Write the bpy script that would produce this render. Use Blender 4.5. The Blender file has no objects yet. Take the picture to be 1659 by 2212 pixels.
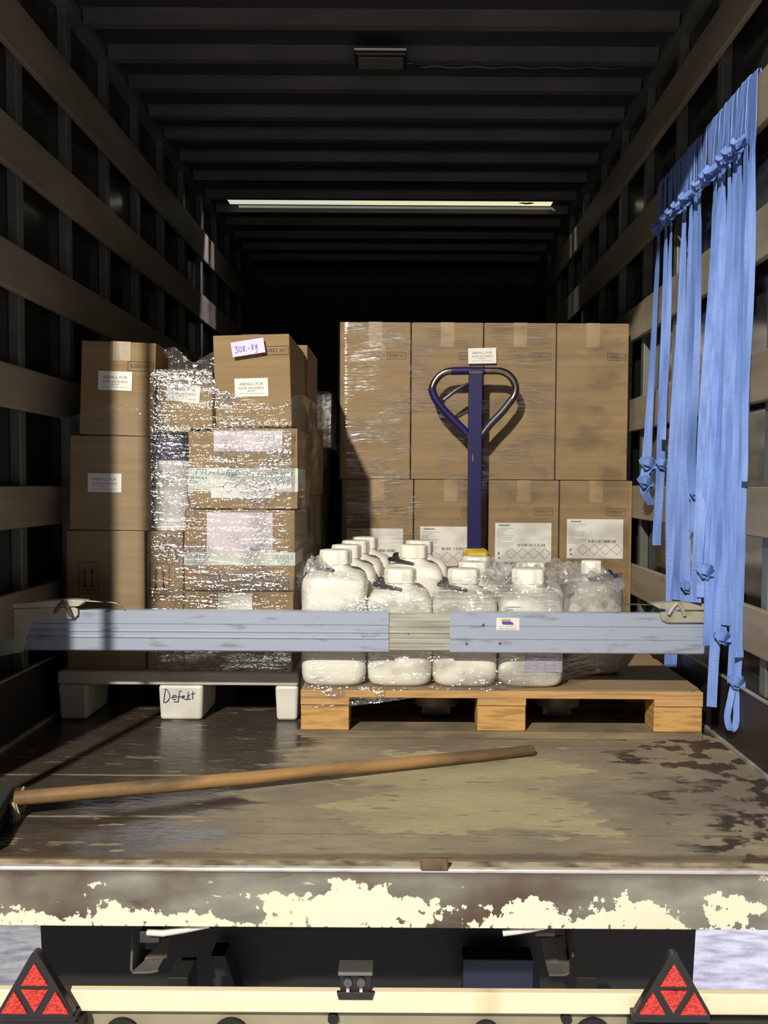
import bpy, math, random
from mathutils import Vector, Matrix, noise
random.seed(7)
R = math.radians
H = 1.87                      # camera height above the yard; all geometry is written relative to the camera height
# ---------------------------------------------------------------- camera
PX, PIT, ROLL = 880.0, R(2.2), R(.35)
F = 1800.0
PY = 1045 + F*math.tan(PIT)
cd = bpy.data.cameras.new('camera'); cam = bpy.data.objects.new('camera', cd)
bpy.context.collection.objects.link(cam)
cd.sensor_fit = 'HORIZONTAL'; cd.sensor_width = 36; cd.lens = F/1659*36
cd.shift_x = -(PX-829.5)/1659; cd.shift_y = (PY-1106)/1659; cd.clip_start = .02
cam.matrix_world = Matrix.Translation((0, 0, H)) @ Matrix.Rotation(math.pi/2-PIT, 4, 'X') @ Matrix.Rotation(ROLL, 4, 'Z')
S = bpy.context.scene; S.camera = cam
# ---------------------------------------------------------------- world, lamps, exposure
w = bpy.data.worlds.new('world'); S.world = w; w.use_nodes = True
w.node_tree.nodes['Background'].inputs[0].default_value = (.88, .92, .95, 1)
w.node_tree.nodes['Background'].inputs[1].default_value = .031
def lamp(name, loc, energy, radius, col):
    l = bpy.data.lights.new(name, 'POINT'); l.energy = energy; l.shadow_soft_size = radius; l.color = col
    o = bpy.data.objects.new(name, l); bpy.context.collection.objects.link(o)
    o.location = (loc[0], loc[1], loc[2]+H); return o
lamp('hall_lamp', (-2.6, -5.5, 5.0), 5700, .13, (1.0, .93, .80))
lamp('hall_lamp', (4.3, -5.0, 3.2), 45, .5, (1.0, .9, .74))
lamp('hall_lamp', (5.0, 5.0, 3.6), 4600, .3, (.90, .88, 1.0))  # added unseen side lamp, brightens the yard right of the truck
lamp('hall_lamp', (-6.0, 5.0, 3.8), 1300, .3, (.82, .87, 1.0))  # added unseen side lamp, brightens the yard left of the truck
S.view_settings.view_transform = 'Standard'; S.view_settings.look = 'None'
S.view_settings.exposure = 0.0; S.view_settings.gamma = 1; S.view_settings.use_curve_mapping = False
S.cycles.transparent_max_bounces = 24; S.cycles.max_bounces = 8

# ---------------------------------------------------------------- projection helpers (pixels of the 1659x2212 photo)
def ray(px, py):
    u = (px-PX)/F; v = -(py-PY)/F; c, s = math.cos(ROLL), math.sin(ROLL)
    u, v = u*c-v*s, u*s+v*c
    return (u, math.cos(PIT)+v*math.sin(PIT), -math.sin(PIT)+v*math.cos(PIT))
def at(px, py, D):
    x, y, z = ray(px, py); return Vector((x/y*D, D, z/y*D))
def fl(px, py, z):
    a = ray(px, py); t = z/a[2]; return Vector((a[0]*t, a[1]*t, z))
def onwall(px, py, X):
    a = ray(px, py); t = X/a[0]; return Vector((X, a[1]*t, a[2]*t))

# ---------------------------------------------------------------- materials
def mat(name, col, rough=.6, metal=0., var=0., vscale=(8, 8, 8), col2=None, bump=0., bscale=(60, 60, 60), detail=4, spec=.5, thr=None):
    m = bpy.data.materials.new(name); m.use_nodes = True; nt = m.node_tree; b = nt.nodes['Principled BSDF']
    b.inputs['Base Color'].default_value = (*col, 1); b.inputs['Roughness'].default_value = rough
    b.inputs['Metallic'].default_value = metal; b.inputs['Specular IOR Level'].default_value = spec
    tc = nt.nodes.new('ShaderNodeTexCoord')
    def nz(scale, det=4):
        mp = nt.nodes.new('ShaderNodeMapping'); mp.inputs['Scale'].default_value = scale
        nt.links.new(tc.outputs['Object'], mp.inputs[0])
        n = nt.nodes.new('ShaderNodeTexNoise'); n.inputs['Scale'].default_value = 1; n.inputs['Detail'].default_value = det
        nt.links.new(mp.outputs[0], n.inputs['Vector']); return n
    if var or col2:
        n = nz(vscale, detail); r = nt.nodes.new('ShaderNodeValToRGB')
        a, c = (.35, .65) if thr is None else thr
        r.color_ramp.elements[0].position = a; r.color_ramp.elements[1].position = c
        lo = col2 if col2 else tuple(x*(1-var) for x in col)
        r.color_ramp.elements[0].color = (*lo, 1); r.color_ramp.elements[1].color = (*col, 1)
        nt.links.new(n.outputs['Fac'], r.inputs[0]); nt.links.new(r.outputs[0], b.inputs['Base Color'])
    if bump:
        n = nz(bscale); bp = nt.nodes.new('ShaderNodeBump'); bp.inputs['Strength'].default_value = 1
        bp.inputs['Distance'].default_value = bump
        nt.links.new(n.outputs['Fac'], bp.inputs['Height']); nt.links.new(bp.outputs[0], b.inputs['Normal'])
    return m
M = {}
M['card'] = mat('cardboard', (.265, .175, .080), .75, var=.18, vscale=(3, 3, 60), bump=.0004, bscale=(4, 4, 260))
M['card2'] = mat('cardboard_dull', (.26, .18, .10), .8, var=.2, vscale=(4, 4, 40), bump=.0004, bscale=(4, 4, 200))
M['tape'] = mat('brown_tape', (.36, .25, .14), .35, var=.15, vscale=(30, 30, 6))
M['gloss_tape'] = mat('clear_tape', (.48, .40, .30), .22, var=.25, vscale=(30, 30, 6), bump=.001)
M['whitetape'] = mat('printed_tape', (.62, .62, .56), .35, var=.15, vscale=(20, 20, 20))
M['paper'] = mat('paper', (.72, .70, .66), .7, var=.06)
M['lilac'] = mat('lilac_paper', (.66, .60, .78), .7, var=.05)
M['rosepaper'] = mat('rose_paper', (.60, .53, .58), .7, var=.08)
M['ink'] = mat('ink', (.10, .10, .11), .7)
M['inklight'] = mat('ink_pale', (.16, .16, .17), .7)
M['stampink'] = mat('stamp_ink', (.05, .032, .02), .8)
M['greenink'] = mat('green_ink', (.05, .30, .26), .6)
M['blueink'] = mat('blue_ink', (.08, .05, .45), .6)
M['pen'] = mat('pen_ink', (.06, .05, .16), .6)
M['redink'] = mat('red_ink', (.24, .11, .10), .7)
M['drum'] = mat('white_polyethylene', (.80, .78, .70), .38, var=.05, vscale=(6, 6, 6))
M['drum'].node_tree.nodes['Principled BSDF'].inputs['Subsurface Weight'].default_value = 0
M['cap'] = mat('cap_plastic', (.80, .77, .68), .4)
M['bag'] = mat('pale_bag', (.62, .60, .57), .35, var=.25, vscale=(14, 14, 14), bump=.012, bscale=(22, 22, 22))
M['blackplastic'] = mat('black_plastic', (.02, .019, .02), .4, var=.3, bump=.001)
M['wood'] = mat('pallet_wood', (.50, .30, .12), .7, col2=(.30, .17, .07), vscale=(5, 5, 70), thr=(.3, .6), bump=.001, bscale=(6, 6, 120))
M['endwood'] = mat('pallet_end_grain', (.52, .30, .10), .7, col2=(.34, .18, .06), vscale=(12, 12, 90), thr=(.35, .55), bump=.001)
M['dirtywood'] = mat('dirty_wood', (.22, .17, .10), .8, col2=(.10, .08, .05), vscale=(6, 6, 40), bump=.001)
M['whiteplastic'] = mat('worn_white_plastic', (.66, .64, .58), .5, col2=(.50, .49, .45), vscale=(9, 9, 9), thr=(.25, .6), bump=.001, bscale=(20, 20, 20))
M['rail'] = mat('rail_board', (.29, .245, .18), .6, col2=(.17, .14, .10), vscale=(5, 2.2, 9), thr=(.3, .7), bump=.002, bscale=(20, 4, 30))
M['skin'] = mat('wall_sheet', (.026, .028, .025), .16, var=.3, vscale=(2, 2, 2), bump=.003, bscale=(4, 4, 3), spec=.6)
M['stud'] = mat('aluminium_stud', (.20, .21, .19), .42, .5, var=.25, vscale=(6, 6, 12))
M['kick'] = mat('kick_board', (.022, .016, .018), .45, var=.4, vscale=(4, 4, 12), bump=.001)
M['strip'] = mat('edge_strip', (.42, .40, .36), .5, .2, var=.5, vscale=(10, 10, 10))
M['roof'] = mat('roof_sheet', (.03, .03, .028), .6)
M['beam'] = mat('roof_beam', (.105, .10, .095), .5, .15, var=.3, vscale=(3, 8, 8))
M['backwall'] = mat('back_wall', (.03, .036, .05), .5, var=.4, vscale=(3, 3, 3))
M['steel'] = mat('bright_steel', (.60, .58, .55), .42, .35, col2=(.28, .24, .2), vscale=(12, 12, 40), thr=(.3, .5))
M['edgepaint'] = mat('edge_beige', (.45, .38, .26), .6, col2=(.1, .07, .04), vscale=(14, 14, 30), thr=(.35, .6))
M['cream'] = mat('cream_paint', (.93, .82, .62), .35, var=.05, vscale=(4, 4, 4))
M['olive'] = mat('olive_beige_paint', (.32, .29, .19), .5, var=.2)
M['under'] = mat('underbody', (.010, .010, .010), .7)
M['navy'] = mat('navy_panel', (.012, .018, .05), .6, var=.4)
M['brack'] = mat('bracket_steel', (.05, .048, .045), .55, .2, var=.4)
M['galv'] = mat('zinc_rod', (.75, .75, .68), .4, .4)
M['ground'] = mat('yard_concrete', (.44, .43, .46), .6, col2=(.24, .235, .27), vscale=(9, 26, 9), thr=(.35, .62), bump=.002)
M['red'] = None
M['baralu'] = mat('blue_grey_bar', (.40, .455, .58), .36, .35, col2=(.25, .27, .31), vscale=(9, 9, 42), thr=(.30, .43), detail=7, bump=.0006, bscale=(3, 30, 90))
M['barraw'] = mat('raw_aluminium', (.52, .51, .46), .42, .4, col2=(.33, .32, .27), vscale=(4, 9, 90), thr=(.35, .6), detail=6, bump=.0006, bscale=(3, 30, 200))
M['latch'] = mat('latch_plate', (.34, .32, .26), .5, .1, col2=(.25, .22, .17), vscale=(26, 26, 26), thr=(.36, .52), bump=.001)
M['latchclean'] = mat('latch_plate_grey', (.50, .50, .42), .45, .1, var=.25, vscale=(12, 12, 12))
M['wire'] = mat('dull_wire', (.16, .13, .10), .4, .6, var=.3)
M['strap'] = mat('blue_webbing', (.165, .28, .66), .6, col2=(.095, .175, .47), vscale=(60, 60, 5), thr=(.3, .62), bump=.0014, bscale=(20, 20, 420))
M['jackblue'] = mat('jack_blue_paint', (.013, .010, .080), .4, var=.2, spec=.4)
M['chrome'] = mat('worn_chrome', (.30, .26, .23), .28, 1, var=.4, vscale=(20, 20, 20))
M['darktube'] = mat('dark_tube', (.05, .045, .06), .4, .3, var=.3)
M['yellow'] = mat('yellow_cover', (.62, .42, .03), .45, var=.3, vscale=(30, 30, 30))
M['broomwood'] = mat('broom_wood', (.32, .185, .07), .55, col2=(.10, .065, .032), vscale=(3.5, 3.5, 14), thr=(.40, .60), bump=.001)
M['bristle'] = mat('bristle', (.02, .02, .02), .8)
M['bristlew'] = mat('pale_bristle', (.62, .57, .43), .7, var=.4, vscale=(60, 60, 60))
M['roller'] = mat('roller', (.12, .10, .085), .5, var=.4, bump=.001)
M['fork'] = mat('fork_paint', (.26, .21, .17), .45, .2, var=.5, vscale=(14, 14, 14), bump=.001)
M['whitefoil'] = mat('white_sack', (.60, .585, .57), .45, var=.15, vscale=(6, 6, 14), bump=.004, bscale=(12, 12, 12))
M['navyplastic'] = mat('navy_sack_top', (.04, .045, .10), .4, var=.3, bump=.004, bscale=(16, 16, 16))
M['lampcover'] = mat('lamp_cover', (.10, .10, .09), .3)
M['gold'] = mat('gold_print', (.5, .33, .1), .6)

def glow(name, c1, c2, strength):
    m = bpy.data.materials.new(name); m.use_nodes = True; nt = m.node_tree
    nt.nodes.remove(nt.nodes['Principled BSDF']); e = nt.nodes.new('ShaderNodeEmission'); out = nt.nodes['Material Output']
    tc = nt.nodes.new('ShaderNodeTexCoord'); sx = nt.nodes.new('ShaderNodeSeparateXYZ'); mr = nt.nodes.new('ShaderNodeMapRange')
    mr.inputs[1].default_value = -1.05; mr.inputs[2].default_value = .85
    mx = nt.nodes.new('ShaderNodeMix'); mx.data_type = 'RGBA'; mx.inputs[6].default_value = (*c1, 1); mx.inputs[7].default_value = (*c2, 1)
    nt.links.new(tc.outputs['Object'], sx.inputs[0]); nt.links.new(sx.outputs[0], mr.inputs[0]); nt.links.new(mr.outputs[0], mx.inputs[0])
    nt.links.new(mx.outputs[2], e.inputs[0]); e.inputs[1].default_value = strength; nt.links.new(e.outputs[0], out.inputs[0]); return m
M['skylight'] = glow('skylight', (.62, .70, .55), (.95, .90, .52), .95)

def film_mat(name, dist=.006, s1=(2.2, 2.2, 34), s2=(60, 60, 90), gl=.16, dif=.05, rough=.16, rot=0., lo=.45, hi=.60):
    m = bpy.data.materials.new(name); m.use_nodes = True; nt = m.node_tree; L = nt.links.new
    nt.nodes.remove(nt.nodes['Principled BSDF']); out = nt.nodes['Material Output']
    tc = nt.nodes.new('ShaderNodeTexCoord')
    def nz(scale, det, r=0.):
        mp = nt.nodes.new('ShaderNodeMapping'); mp.inputs['Scale'].default_value = scale; mp.inputs['Rotation'].default_value = (0, r, 0)
        L(tc.outputs['Object'], mp.inputs[0]); n = nt.nodes.new('ShaderNodeTexNoise'); n.inputs['Scale'].default_value = 1
        n.inputs['Detail'].default_value = det; L(mp.outputs[0], n.inputs['Vector']); return n
    a = nz(s1, 3, rot); b = nz(s2, 2, rot)
    add = nt.nodes.new('ShaderNodeMath'); add.operation = 'MULTIPLY_ADD'; add.inputs[1].default_value = .30
    L(b.outputs['Fac'], add.inputs[0]); L(a.outputs['Fac'], add.inputs[2])
    bp = nt.nodes.new('ShaderNodeBump'); bp.inputs['Strength'].default_value = 1; bp.inputs['Distance'].default_value = dist
    L(add.outputs[0], bp.inputs['Height'])
    g = nt.nodes.new('ShaderNodeBsdfGlossy'); g.inputs['Roughness'].default_value = rough; L(bp.outputs[0], g.inputs['Normal'])
    t = nt.nodes.new('ShaderNodeBsdfTransparent'); d = nt.nodes.new('ShaderNodeBsdfDiffuse'); d.inputs[0].default_value = (.7, .7, .7, 1)
    L(bp.outputs[0], d.inputs['Normal'])
    pn = nz((5, 5, 9), 3); mr = nt.nodes.new('ShaderNodeMapRange'); mr.inputs[1].default_value = lo; mr.inputs[2].default_value = hi
    mr.inputs[3].default_value = gl*.10; mr.inputs[4].default_value = gl; L(pn.outputs['Fac'], mr.inputs[0])
    m1 = nt.nodes.new('ShaderNodeMixShader'); m2 = nt.nodes.new('ShaderNodeMixShader'); m1.inputs[0].default_value = dif
    L(t.outputs[0], m1.inputs[1]); L(d.outputs[0], m1.inputs[2]); L(mr.outputs[0], m2.inputs[0])
    L(m1.outputs[0], m2.inputs[1]); L(g.outputs[0], m2.inputs[2]); L(m2.outputs[0], out.inputs[0]); return m
M['film'] = film_mat('stretch_film', dist=.012, s1=(5, 5, 40), s2=(60, 60, 110), gl=.46, rough=.12, dif=.03, rot=R(-4))
M['film_weak'] = film_mat('loose_film', dist=.012, s1=(9, 9, 14), s2=(30, 30, 30), gl=.045, rough=.12, dif=.05)
M['film_tall'] = film_mat('stretch_film_tall', dist=.012, s1=(2.5, 2.5, 30), s2=(10, 10, 130), gl=.22, dif=.012, rot=R(8))
M['film_drums'] = film_mat('stretch_film_drums', dist=.024, s1=(4, 4, 34), s2=(34, 34, 100), gl=.42, dif=.03, rot=R(14), rough=.10)
M['film_crumple'] = film_mat('crumpled_film', dist=.03, s1=(18, 18, 24), s2=(60, 60, 60), gl=.3, dif=.22, rough=.1)
M['film_dark'] = film_mat('dark_film', dist=.02, s1=(7, 7, 12), s2=(40, 40, 40), gl=.16, dif=.05)

# red reflector: prism relief as bump
m = mat('red_reflector', (.75, .06, .04), .22, col2=(.38, .02, .015), vscale=(150, 20, 260), thr=(.35, .62), detail=1); nt = m.node_tree
vt = nt.nodes.new('ShaderNodeTexVoronoi'); vt.inputs['Scale'].default_value = 260; bp = nt.nodes.new('ShaderNodeBump'); bp.inputs['Distance'].default_value = .0012
tc = nt.nodes.new('ShaderNodeTexCoord'); nt.links.new(tc.outputs['Object'], vt.inputs['Vector']); nt.links.new(vt.outputs['Distance'], bp.inputs['Height'])
nt.links.new(bp.outputs[0], nt.nodes['Principled BSDF'].inputs['Normal']); M['red'] = m

# ---- node helper for the two painted / worn surfaces
class G:
    def __init__(s, name, rough=.6):
        s.m = bpy.data.materials.new(name); s.m.use_nodes = True; s.nt = s.m.node_tree; s.b = s.nt.nodes['Principled BSDF']
        s.b.inputs['Roughness'].default_value = rough
        s.tc = s.nt.nodes.new('ShaderNodeTexCoord'); s.sx = s.nt.nodes.new('ShaderNodeSeparateXYZ'); s.L(s.tc.outputs['Object'], s.sx.inputs[0])
        s.X, s.Y, s.Z = s.sx.outputs
    def L(s, a, b): s.nt.links.new(a, b)
    def noise(s, scale, det=5, off=(0, 0, 0), rough=.55):
        mp = s.nt.nodes.new('ShaderNodeMapping'); mp.inputs['Scale'].default_value = scale; mp.inputs['Location'].default_value = off
        s.L(s.tc.outputs['Object'], mp.inputs[0]); n = s.nt.nodes.new('ShaderNodeTexNoise'); n.inputs['Scale'].default_value = 1
        n.inputs['Detail'].default_value = det; n.inputs['Roughness'].default_value = rough; s.L(mp.outputs[0], n.inputs['Vector']); return n.outputs['Fac']
    def op(s, o, a, b=None, c=None):
        n = s.nt.nodes.new('ShaderNodeMath'); n.operation = o
        for i, v in enumerate((a, b, c)):
            if v is None: continue
            if isinstance(v, (int, float)): n.inputs[i].default_value = v
            else: s.L(v, n.inputs[i])
        return n.outputs[0]
    def step(s, v, a, b, lo=0., hi=1.):
        n = s.nt.nodes.new('ShaderNodeMapRange'); s.L(v, n.inputs[0])
        for i, x in enumerate((a, b, lo, hi)): n.inputs[i+1].default_value = x
        return n.outputs[0]
    def mix(s, f, a, b):
        n = s.nt.nodes.new('ShaderNodeMix'); n.data_type = 'RGBA'
        for i, v in ((0, f), (6, a), (7, b)):
            if isinstance(v, tuple): n.inputs[i].default_value = (*v, 1)
            elif isinstance(v, (int, float)): n.inputs[i].default_value = v
            else: s.L(v, n.inputs[i])
        return n.outputs[2]

def floor_material():
    g = G('worn_plywood_floor', .5)
    n1 = g.noise((3.2, 9, 1), 6); n2 = g.noise((11, 34, 1), 5, (3, 1, 0)); n3 = g.noise((30, 80, 1), 4, (7, 2, 0)); n4 = g.noise((1.6, 2.4, 1), 4, (5, 9, 0))
    wob = g.op('ADD', g.op('MULTIPLY', g.op('SUBTRACT', n1, .5), .75), g.op('MULTIPLY', g.op('SUBTRACT', n2, .5), .34))
    wob = g.op('ADD', wob, g.op('MULTIPLY', g.op('SUBTRACT', n3, .5), .10))
    tan = g.mix(g.step(n2, .35, .65), (.275, .235, .16), (.375, .32, .21))
    tan = g.mix(g.step(n4, .40, .62), (.20, .165, .125), tan)
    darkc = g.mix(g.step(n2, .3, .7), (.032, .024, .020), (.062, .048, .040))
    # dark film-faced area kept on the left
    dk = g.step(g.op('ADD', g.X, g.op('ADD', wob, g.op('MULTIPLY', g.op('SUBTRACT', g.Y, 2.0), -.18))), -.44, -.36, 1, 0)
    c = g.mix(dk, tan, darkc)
    sc = g.step(g.noise((7, 20, 1), 6, (1, 8, 0)), .64, .67)
    c = g.mix(g.op('MULTIPLY', sc, g.op('MULTIPLY', dk, .8)), c, (.24, .20, .12))
    # bare pale wood patch in the middle
    dx = g.op('SUBTRACT', g.op('ABSOLUTE', g.op('SUBTRACT', g.X, .13)), .28)
    dy = g.op('SUBTRACT', g.op('ABSOLUTE', g.op('SUBTRACT', g.Y, 2.06)), .26)
    dd = g.op('ADD', g.op('MAXIMUM', dx, dy), g.op('MULTIPLY', wob, .85))
    pt = g.step(dd, -.006, .006, 1, 0)
    pt = g.op('MULTIPLY', pt, g.step(g.noise((8, 34, 1), 4, (2, 4, 0)), .33, .35))
    c = g.mix(pt, c, g.mix(g.step(n1, .3, .7), (.45, .39, .225), (.34, .295, .175)))
    fk = g.step(g.noise((12, 46, 1), 5, (21, 5, 0)), .335, .355, 1, 0)
    c = g.mix(g.op('MULTIPLY', fk, .55), c, (.085, .065, .048))
    sm = g.step(g.noise((3, 5, 1), 6, (31, 5, 0), .7), .35, .65)
    c = g.mix(g.op('MULTIPLY', sm, .28), c, (.10, .085, .065))
    # scattered chips
    ch = g.step(g.noise((9, 42, 1), 5, (12, 3, 0)), .655, .675)
    c = g.mix(g.op('MULTIPLY', ch, .75), c, (.34, .29, .18))
    # dark blotches at right wall
    rb = g.op('MULTIPLY', g.step(g.op('ADD', g.X, wob), .62, .72), g.step(g.noise((14, 16, 1), 5, (4, 4, 0)), .49, .53))
    c = g.mix(rb, c, (.045, .030, .022))
    # scraped lines across the boards on the left
    for yy, xr in ((2.135, -.15), (1.868, -.36)):
        ln = g.op('MULTIPLY', g.step(g.op('ABSOLUTE', g.op('ADD', g.op('SUBTRACT', g.Y, yy), g.op('MULTIPLY', g.op('SUBTRACT', n1, .5), .012))), .003, .006, 1, 0),
                  g.op('MULTIPLY', g.step(g.X, xr-.1, xr, 1, 0), g.step(n2, .32, .5)))
        c = g.mix(g.op('MULTIPLY', ln, .8), c, (.34, .30, .20))
    # dark seams
    for yy in (2.40, 1.78):
        ln = g.op('MULTIPLY', g.step(g.op('ABSOLUTE', g.op('SUBTRACT', g.Y, yy)), .001, .003, 1, 0), g.step(n3, .35, .5))
        c = g.mix(g.op('MULTIPLY', ln, .5), c, (.05, .04, .03))
    ed = g.step(g.op('ADD', g.Y, g.op('MULTIPLY', n2, -.05)), 1.655, 1.665, 1, 0)
    c = g.mix(g.op('MULTIPLY', ed, .6), c, (.09, .06, .035))
    g.L(c, g.b.inputs['Base Color'])
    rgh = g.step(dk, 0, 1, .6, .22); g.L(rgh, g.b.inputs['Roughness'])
    bp = g.nt.nodes.new('ShaderNodeBump'); bp.inputs['Distance'].default_value = .0015
    g.L(n3, bp.inputs['Height']); g.L(bp.outputs[0], g.b.inputs['Normal'])
    return g.m
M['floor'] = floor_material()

SILL_LO = at(830, 1990, 1.656).z-(-.760)
def sill_material():
    g = G('peeled_sill_paint', .5)
    n1 = g.noise((7, 1, 22), 6); n2 = g.noise((60, 1, 40), 5, (3, 0, 4)); n3 = g.noise((5, 1, 5), 3, (9, 0, 2)); n4 = g.noise((2.2, 1, 2.2), 4, (1, 0, 6))
    grey = g.mix(g.step(n1, .3, .7), (.15, .155, .13), (.30, .29, .24))
    grey = g.mix(g.step(n4, .48, .62), grey, (.085, .055, .035))
    grey = g.mix(g.step(g.noise((5, 1, 16), 4, (6, 0, 3)), .62, .70), grey, (.05, .04, .035))
    hgt = g.op('SUBTRACT', g.Z, SILL_LO)                     # height above the lower edge
    lim = g.op('ADD', g.op('MULTIPLY', g.op('SUBTRACT', n1, .5), .20), g.op('MULTIPLY', g.op('SUBTRACT', n3, .5), .34))
    edge = g.op('SUBTRACT', g.op('ADD', lim, g.op('MULTIPLY', g.op('SUBTRACT', n2, .5), .12)), g.op('SUBTRACT', hgt, .034))
    cr = g.step(edge, -.0015, .0015)
    lowchips = g.step(g.op('ADD', g.op('MULTIPLY', hgt, 6.0), n2), .42, .46)
    cr = g.op('MULTIPLY', cr, lowchips)
    cr = g.op('MAXIMUM', cr, g.op('MULTIPLY', g.step(g.noise((14, 1, 70), 4, (11, 0, 8)), .67, .69), g.step(hgt, .03, .1, 1, .4)))
    c = g.mix(cr, grey, g.mix(g.step(n4, .3, .6), (.80, .70, .48), (.76, .70, .56)))
    top = g.step(hgt, .098, .113)
    c = g.mix(g.op('MULTIPLY', top, .75), c, (.07, .05, .035))
    g.L(c, g.b.inputs['Base Color']); return g.m
M['sill'] = sill_material()

def bumper_material():
    g = G('cream_bumper_paint', .4)
    n = g.noise((30, 30, 3), 3); d = g.op('ABSOLUTE', g.op('SUBTRACT', g.X, .265))
    rust = g.op('MULTIPLY', g.step(d, 0, .035, 1, 0), g.step(n, .2, .6))
    c = g.mix(g.op('MULTIPLY', rust, .55), (.86, .735, .52), (.50, .32, .10))
    g.L(c, g.b.inputs['Base Color']); return g.m
M['bumper'] = bumper_material()

# ---------------------------------------------------------------- mesh building
COL = bpy.context.collection
ORG = {}
def tag(o, label=None, cat=None, group=None, kind=None):
    if label: o['label'] = label
    if cat: o['category'] = cat
    if group: o['group'] = group
    if kind: o['kind'] = kind
    return o
def thing(name, loc, label, cat, group=None, rot=(0, 0, 0)):
    o = bpy.data.objects.new(name, None); COL.objects.link(o); o.location = loc; o.rotation_euler = rot
    o.empty_display_size = .1; ORG[o] = Vector(loc); return tag(o, label, cat, group)
class MB:
    def __init__(s): s.v = []; s.f = []
    def add(s, vs, fs):
        n = len(s.v); s.v += [tuple(x) for x in vs]; s.f += [[i+n for i in f] for f in fs]; return s
    def box(s, x0, x1, y0, y1, z0, z1):
        return s.add([(x0, y0, z0), (x1, y0, z0), (x1, y1, z0), (x0, y1, z0), (x0, y0, z1), (x1, y0, z1), (x1, y1, z1), (x0, y1, z1)],
                     [(0, 3, 2, 1), (4, 5, 6, 7), (0, 1, 5, 4), (1, 2, 6, 5), (2, 3, 7, 6), (3, 0, 4, 7)])
    def prism(s, poly, y0, y1):           # poly: (x,z) outline, extruded along y
        n = len(poly)
        a = sum(poly[i][0]*poly[(i+1) % n][1]-poly[(i+1) % n][0]*poly[i][1] for i in range(n))
        if a < 0: poly = poly[::-1]
        vs = [(x, y0, z) for x, z in poly]+[(x, y1, z) for x, z in poly]
        return s.add(vs, [list(range(n)), list(range(2*n-1, n-1, -1))]+[(i, i+n, (i+1) % n+n, (i+1) % n) for i in range(n)])
    def prismx(s, poly, x0, x1):          # poly: (y,z) outline, extruded along x
        n = len(poly)
        a = sum(poly[i][0]*poly[(i+1) % n][1]-poly[(i+1) % n][0]*poly[i][1] for i in range(n))
        if a < 0: poly = poly[::-1]
        vs = [(x0, y, z) for y, z in poly]+[(x1, y, z) for y, z in poly]
        return s.add(vs, [list(range(n-1, -1, -1)), list(range(n, 2*n))]+[(i, (i+1) % n, (i+1) % n+n, i+n) for i in range(n)])
    def tube(s, path, r, n=10, caps=True, flat=1.0):
        path = [Vector(p) for p in path]; rs = r if isinstance(r, (list, tuple)) else [r]*len(path)
        base = len(s.v); up = None
        for i, p in enumerate(path):
            t = (path[min(i+1, len(path)-1)]-path[max(i-1, 0)]).normalized()
            if up is None: up = Vector((0, 0, 1)) if abs(t.z) < .9 else Vector((0, 1, 0))
            a = t.cross(up).normalized(); b = a.cross(t).normalized(); up = b
            for k in range(n):
                q = 2*math.pi*k/n; s.v.append(tuple(p+a*math.cos(q)*rs[i]+b*math.sin(q)*rs[i]*flat))
        for i in range(len(path)-1):
            for k in range(n):
                s.f.append([base+i*n+k, base+i*n+(k+1) % n, base+(i+1)*n+(k+1) % n, base+(i+1)*n+k])
        if caps:
            s.f.append([base+k for k in range(n-1, -1, -1)]); m_ = base+(len(path)-1)*n; s.f.append([m_+k for k in range(n)])
        return s
    def rings(s, rings, caps=True):
        base = len(s.v); n = len(rings[0])
        for r in rings: s.v += [tuple(p) for p in r]
        for i in range(len(rings)-1):
            for k in range(n):
                s.f.append([base+i*n+k, base+i*n+(k+1) % n, base+(i+1)*n+(k+1) % n, base+(i+1)*n+k])
        if caps:
            s.f.append([base+k for k in range(n-1, -1, -1)]); q = base+(len(rings)-1)*n; s.f.append([q+k for k in range(n)])
        return s
    def ribbon(s, path, dirs, wds, th=.0022):
        """flat strap: path points, width direction per point, half widths; gets real thickness"""
        base = len(s.v); n = len(path)
        for i, p in enumerate(path):
            p = Vector(p); t = (Vector(path[min(i+1, n-1)])-Vector(path[max(i-1, 0)])).normalized()
            d = Vector(dirs[i]); d = (d-t*d.dot(t)).normalized(); nn = t.cross(d).normalized()*th/2; h = wds[i]
            s.v += [tuple(p-d*h-nn), tuple(p+d*h-nn), tuple(p+d*h+nn), tuple(p-d*h+nn)]
        for i in range(n-1):
            for k in range(4):
                s.f.append([base+i*4+k, base+i*4+(k+1) % 4, base+(i+1)*4+(k+1) % 4, base+(i+1)*4+k])
        s.f.append([base+3, base+2, base+1, base]); q = base+(n-1)*4; s.f.append([q, q+1, q+2, q+3]); return s
    def strokes(s, lines, y, wd):         # pen strokes in the x,z plane facing -y
        for ln in lines:
            for (x0, z0), (x1, z1) in zip(ln[:-1], ln[1:]):
                d = Vector((x1-x0, z1-z0)); 
                if d.length < 1e-7: continue
                d.normalize(); nx, nz = -d.y*wd/2, d.x*wd/2; ex, ez = d.x*wd*.3, d.y*wd*.3
                s.prism([(x0-ex-nx, z0-ez-nz), (x1+ex-nx, z1+ez-nz), (x1+ex+nx, z1+ez+nz), (x0-ex+nx, z0-ez+nz)], y-.0002, y+.0001)
        return s
    def build(s, name, m, parent=None, world=False, smooth=False, bevel=0, seg=2):
        me = bpy.data.meshes.new(name)
        o_ = ORG.get(parent, Vector((0, 0, 0))) if (world and parent) else Vector((0, 0, 0))
        me.from_pydata([(x-o_.x, y-o_.y, z-o_.z) for x, y, z in s.v], [], s.f); me.validate()
        me.materials.append(m if not isinstance(m, str) else M[m])
        if smooth:
            me.polygons.foreach_set('use_smooth', [True]*len(me.polygons))
            try: me.set_sharp_from_angle(angle=R(42))
            except Exception: pass
        o = bpy.data.objects.new(name, me); COL.objects.link(o)
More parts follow.
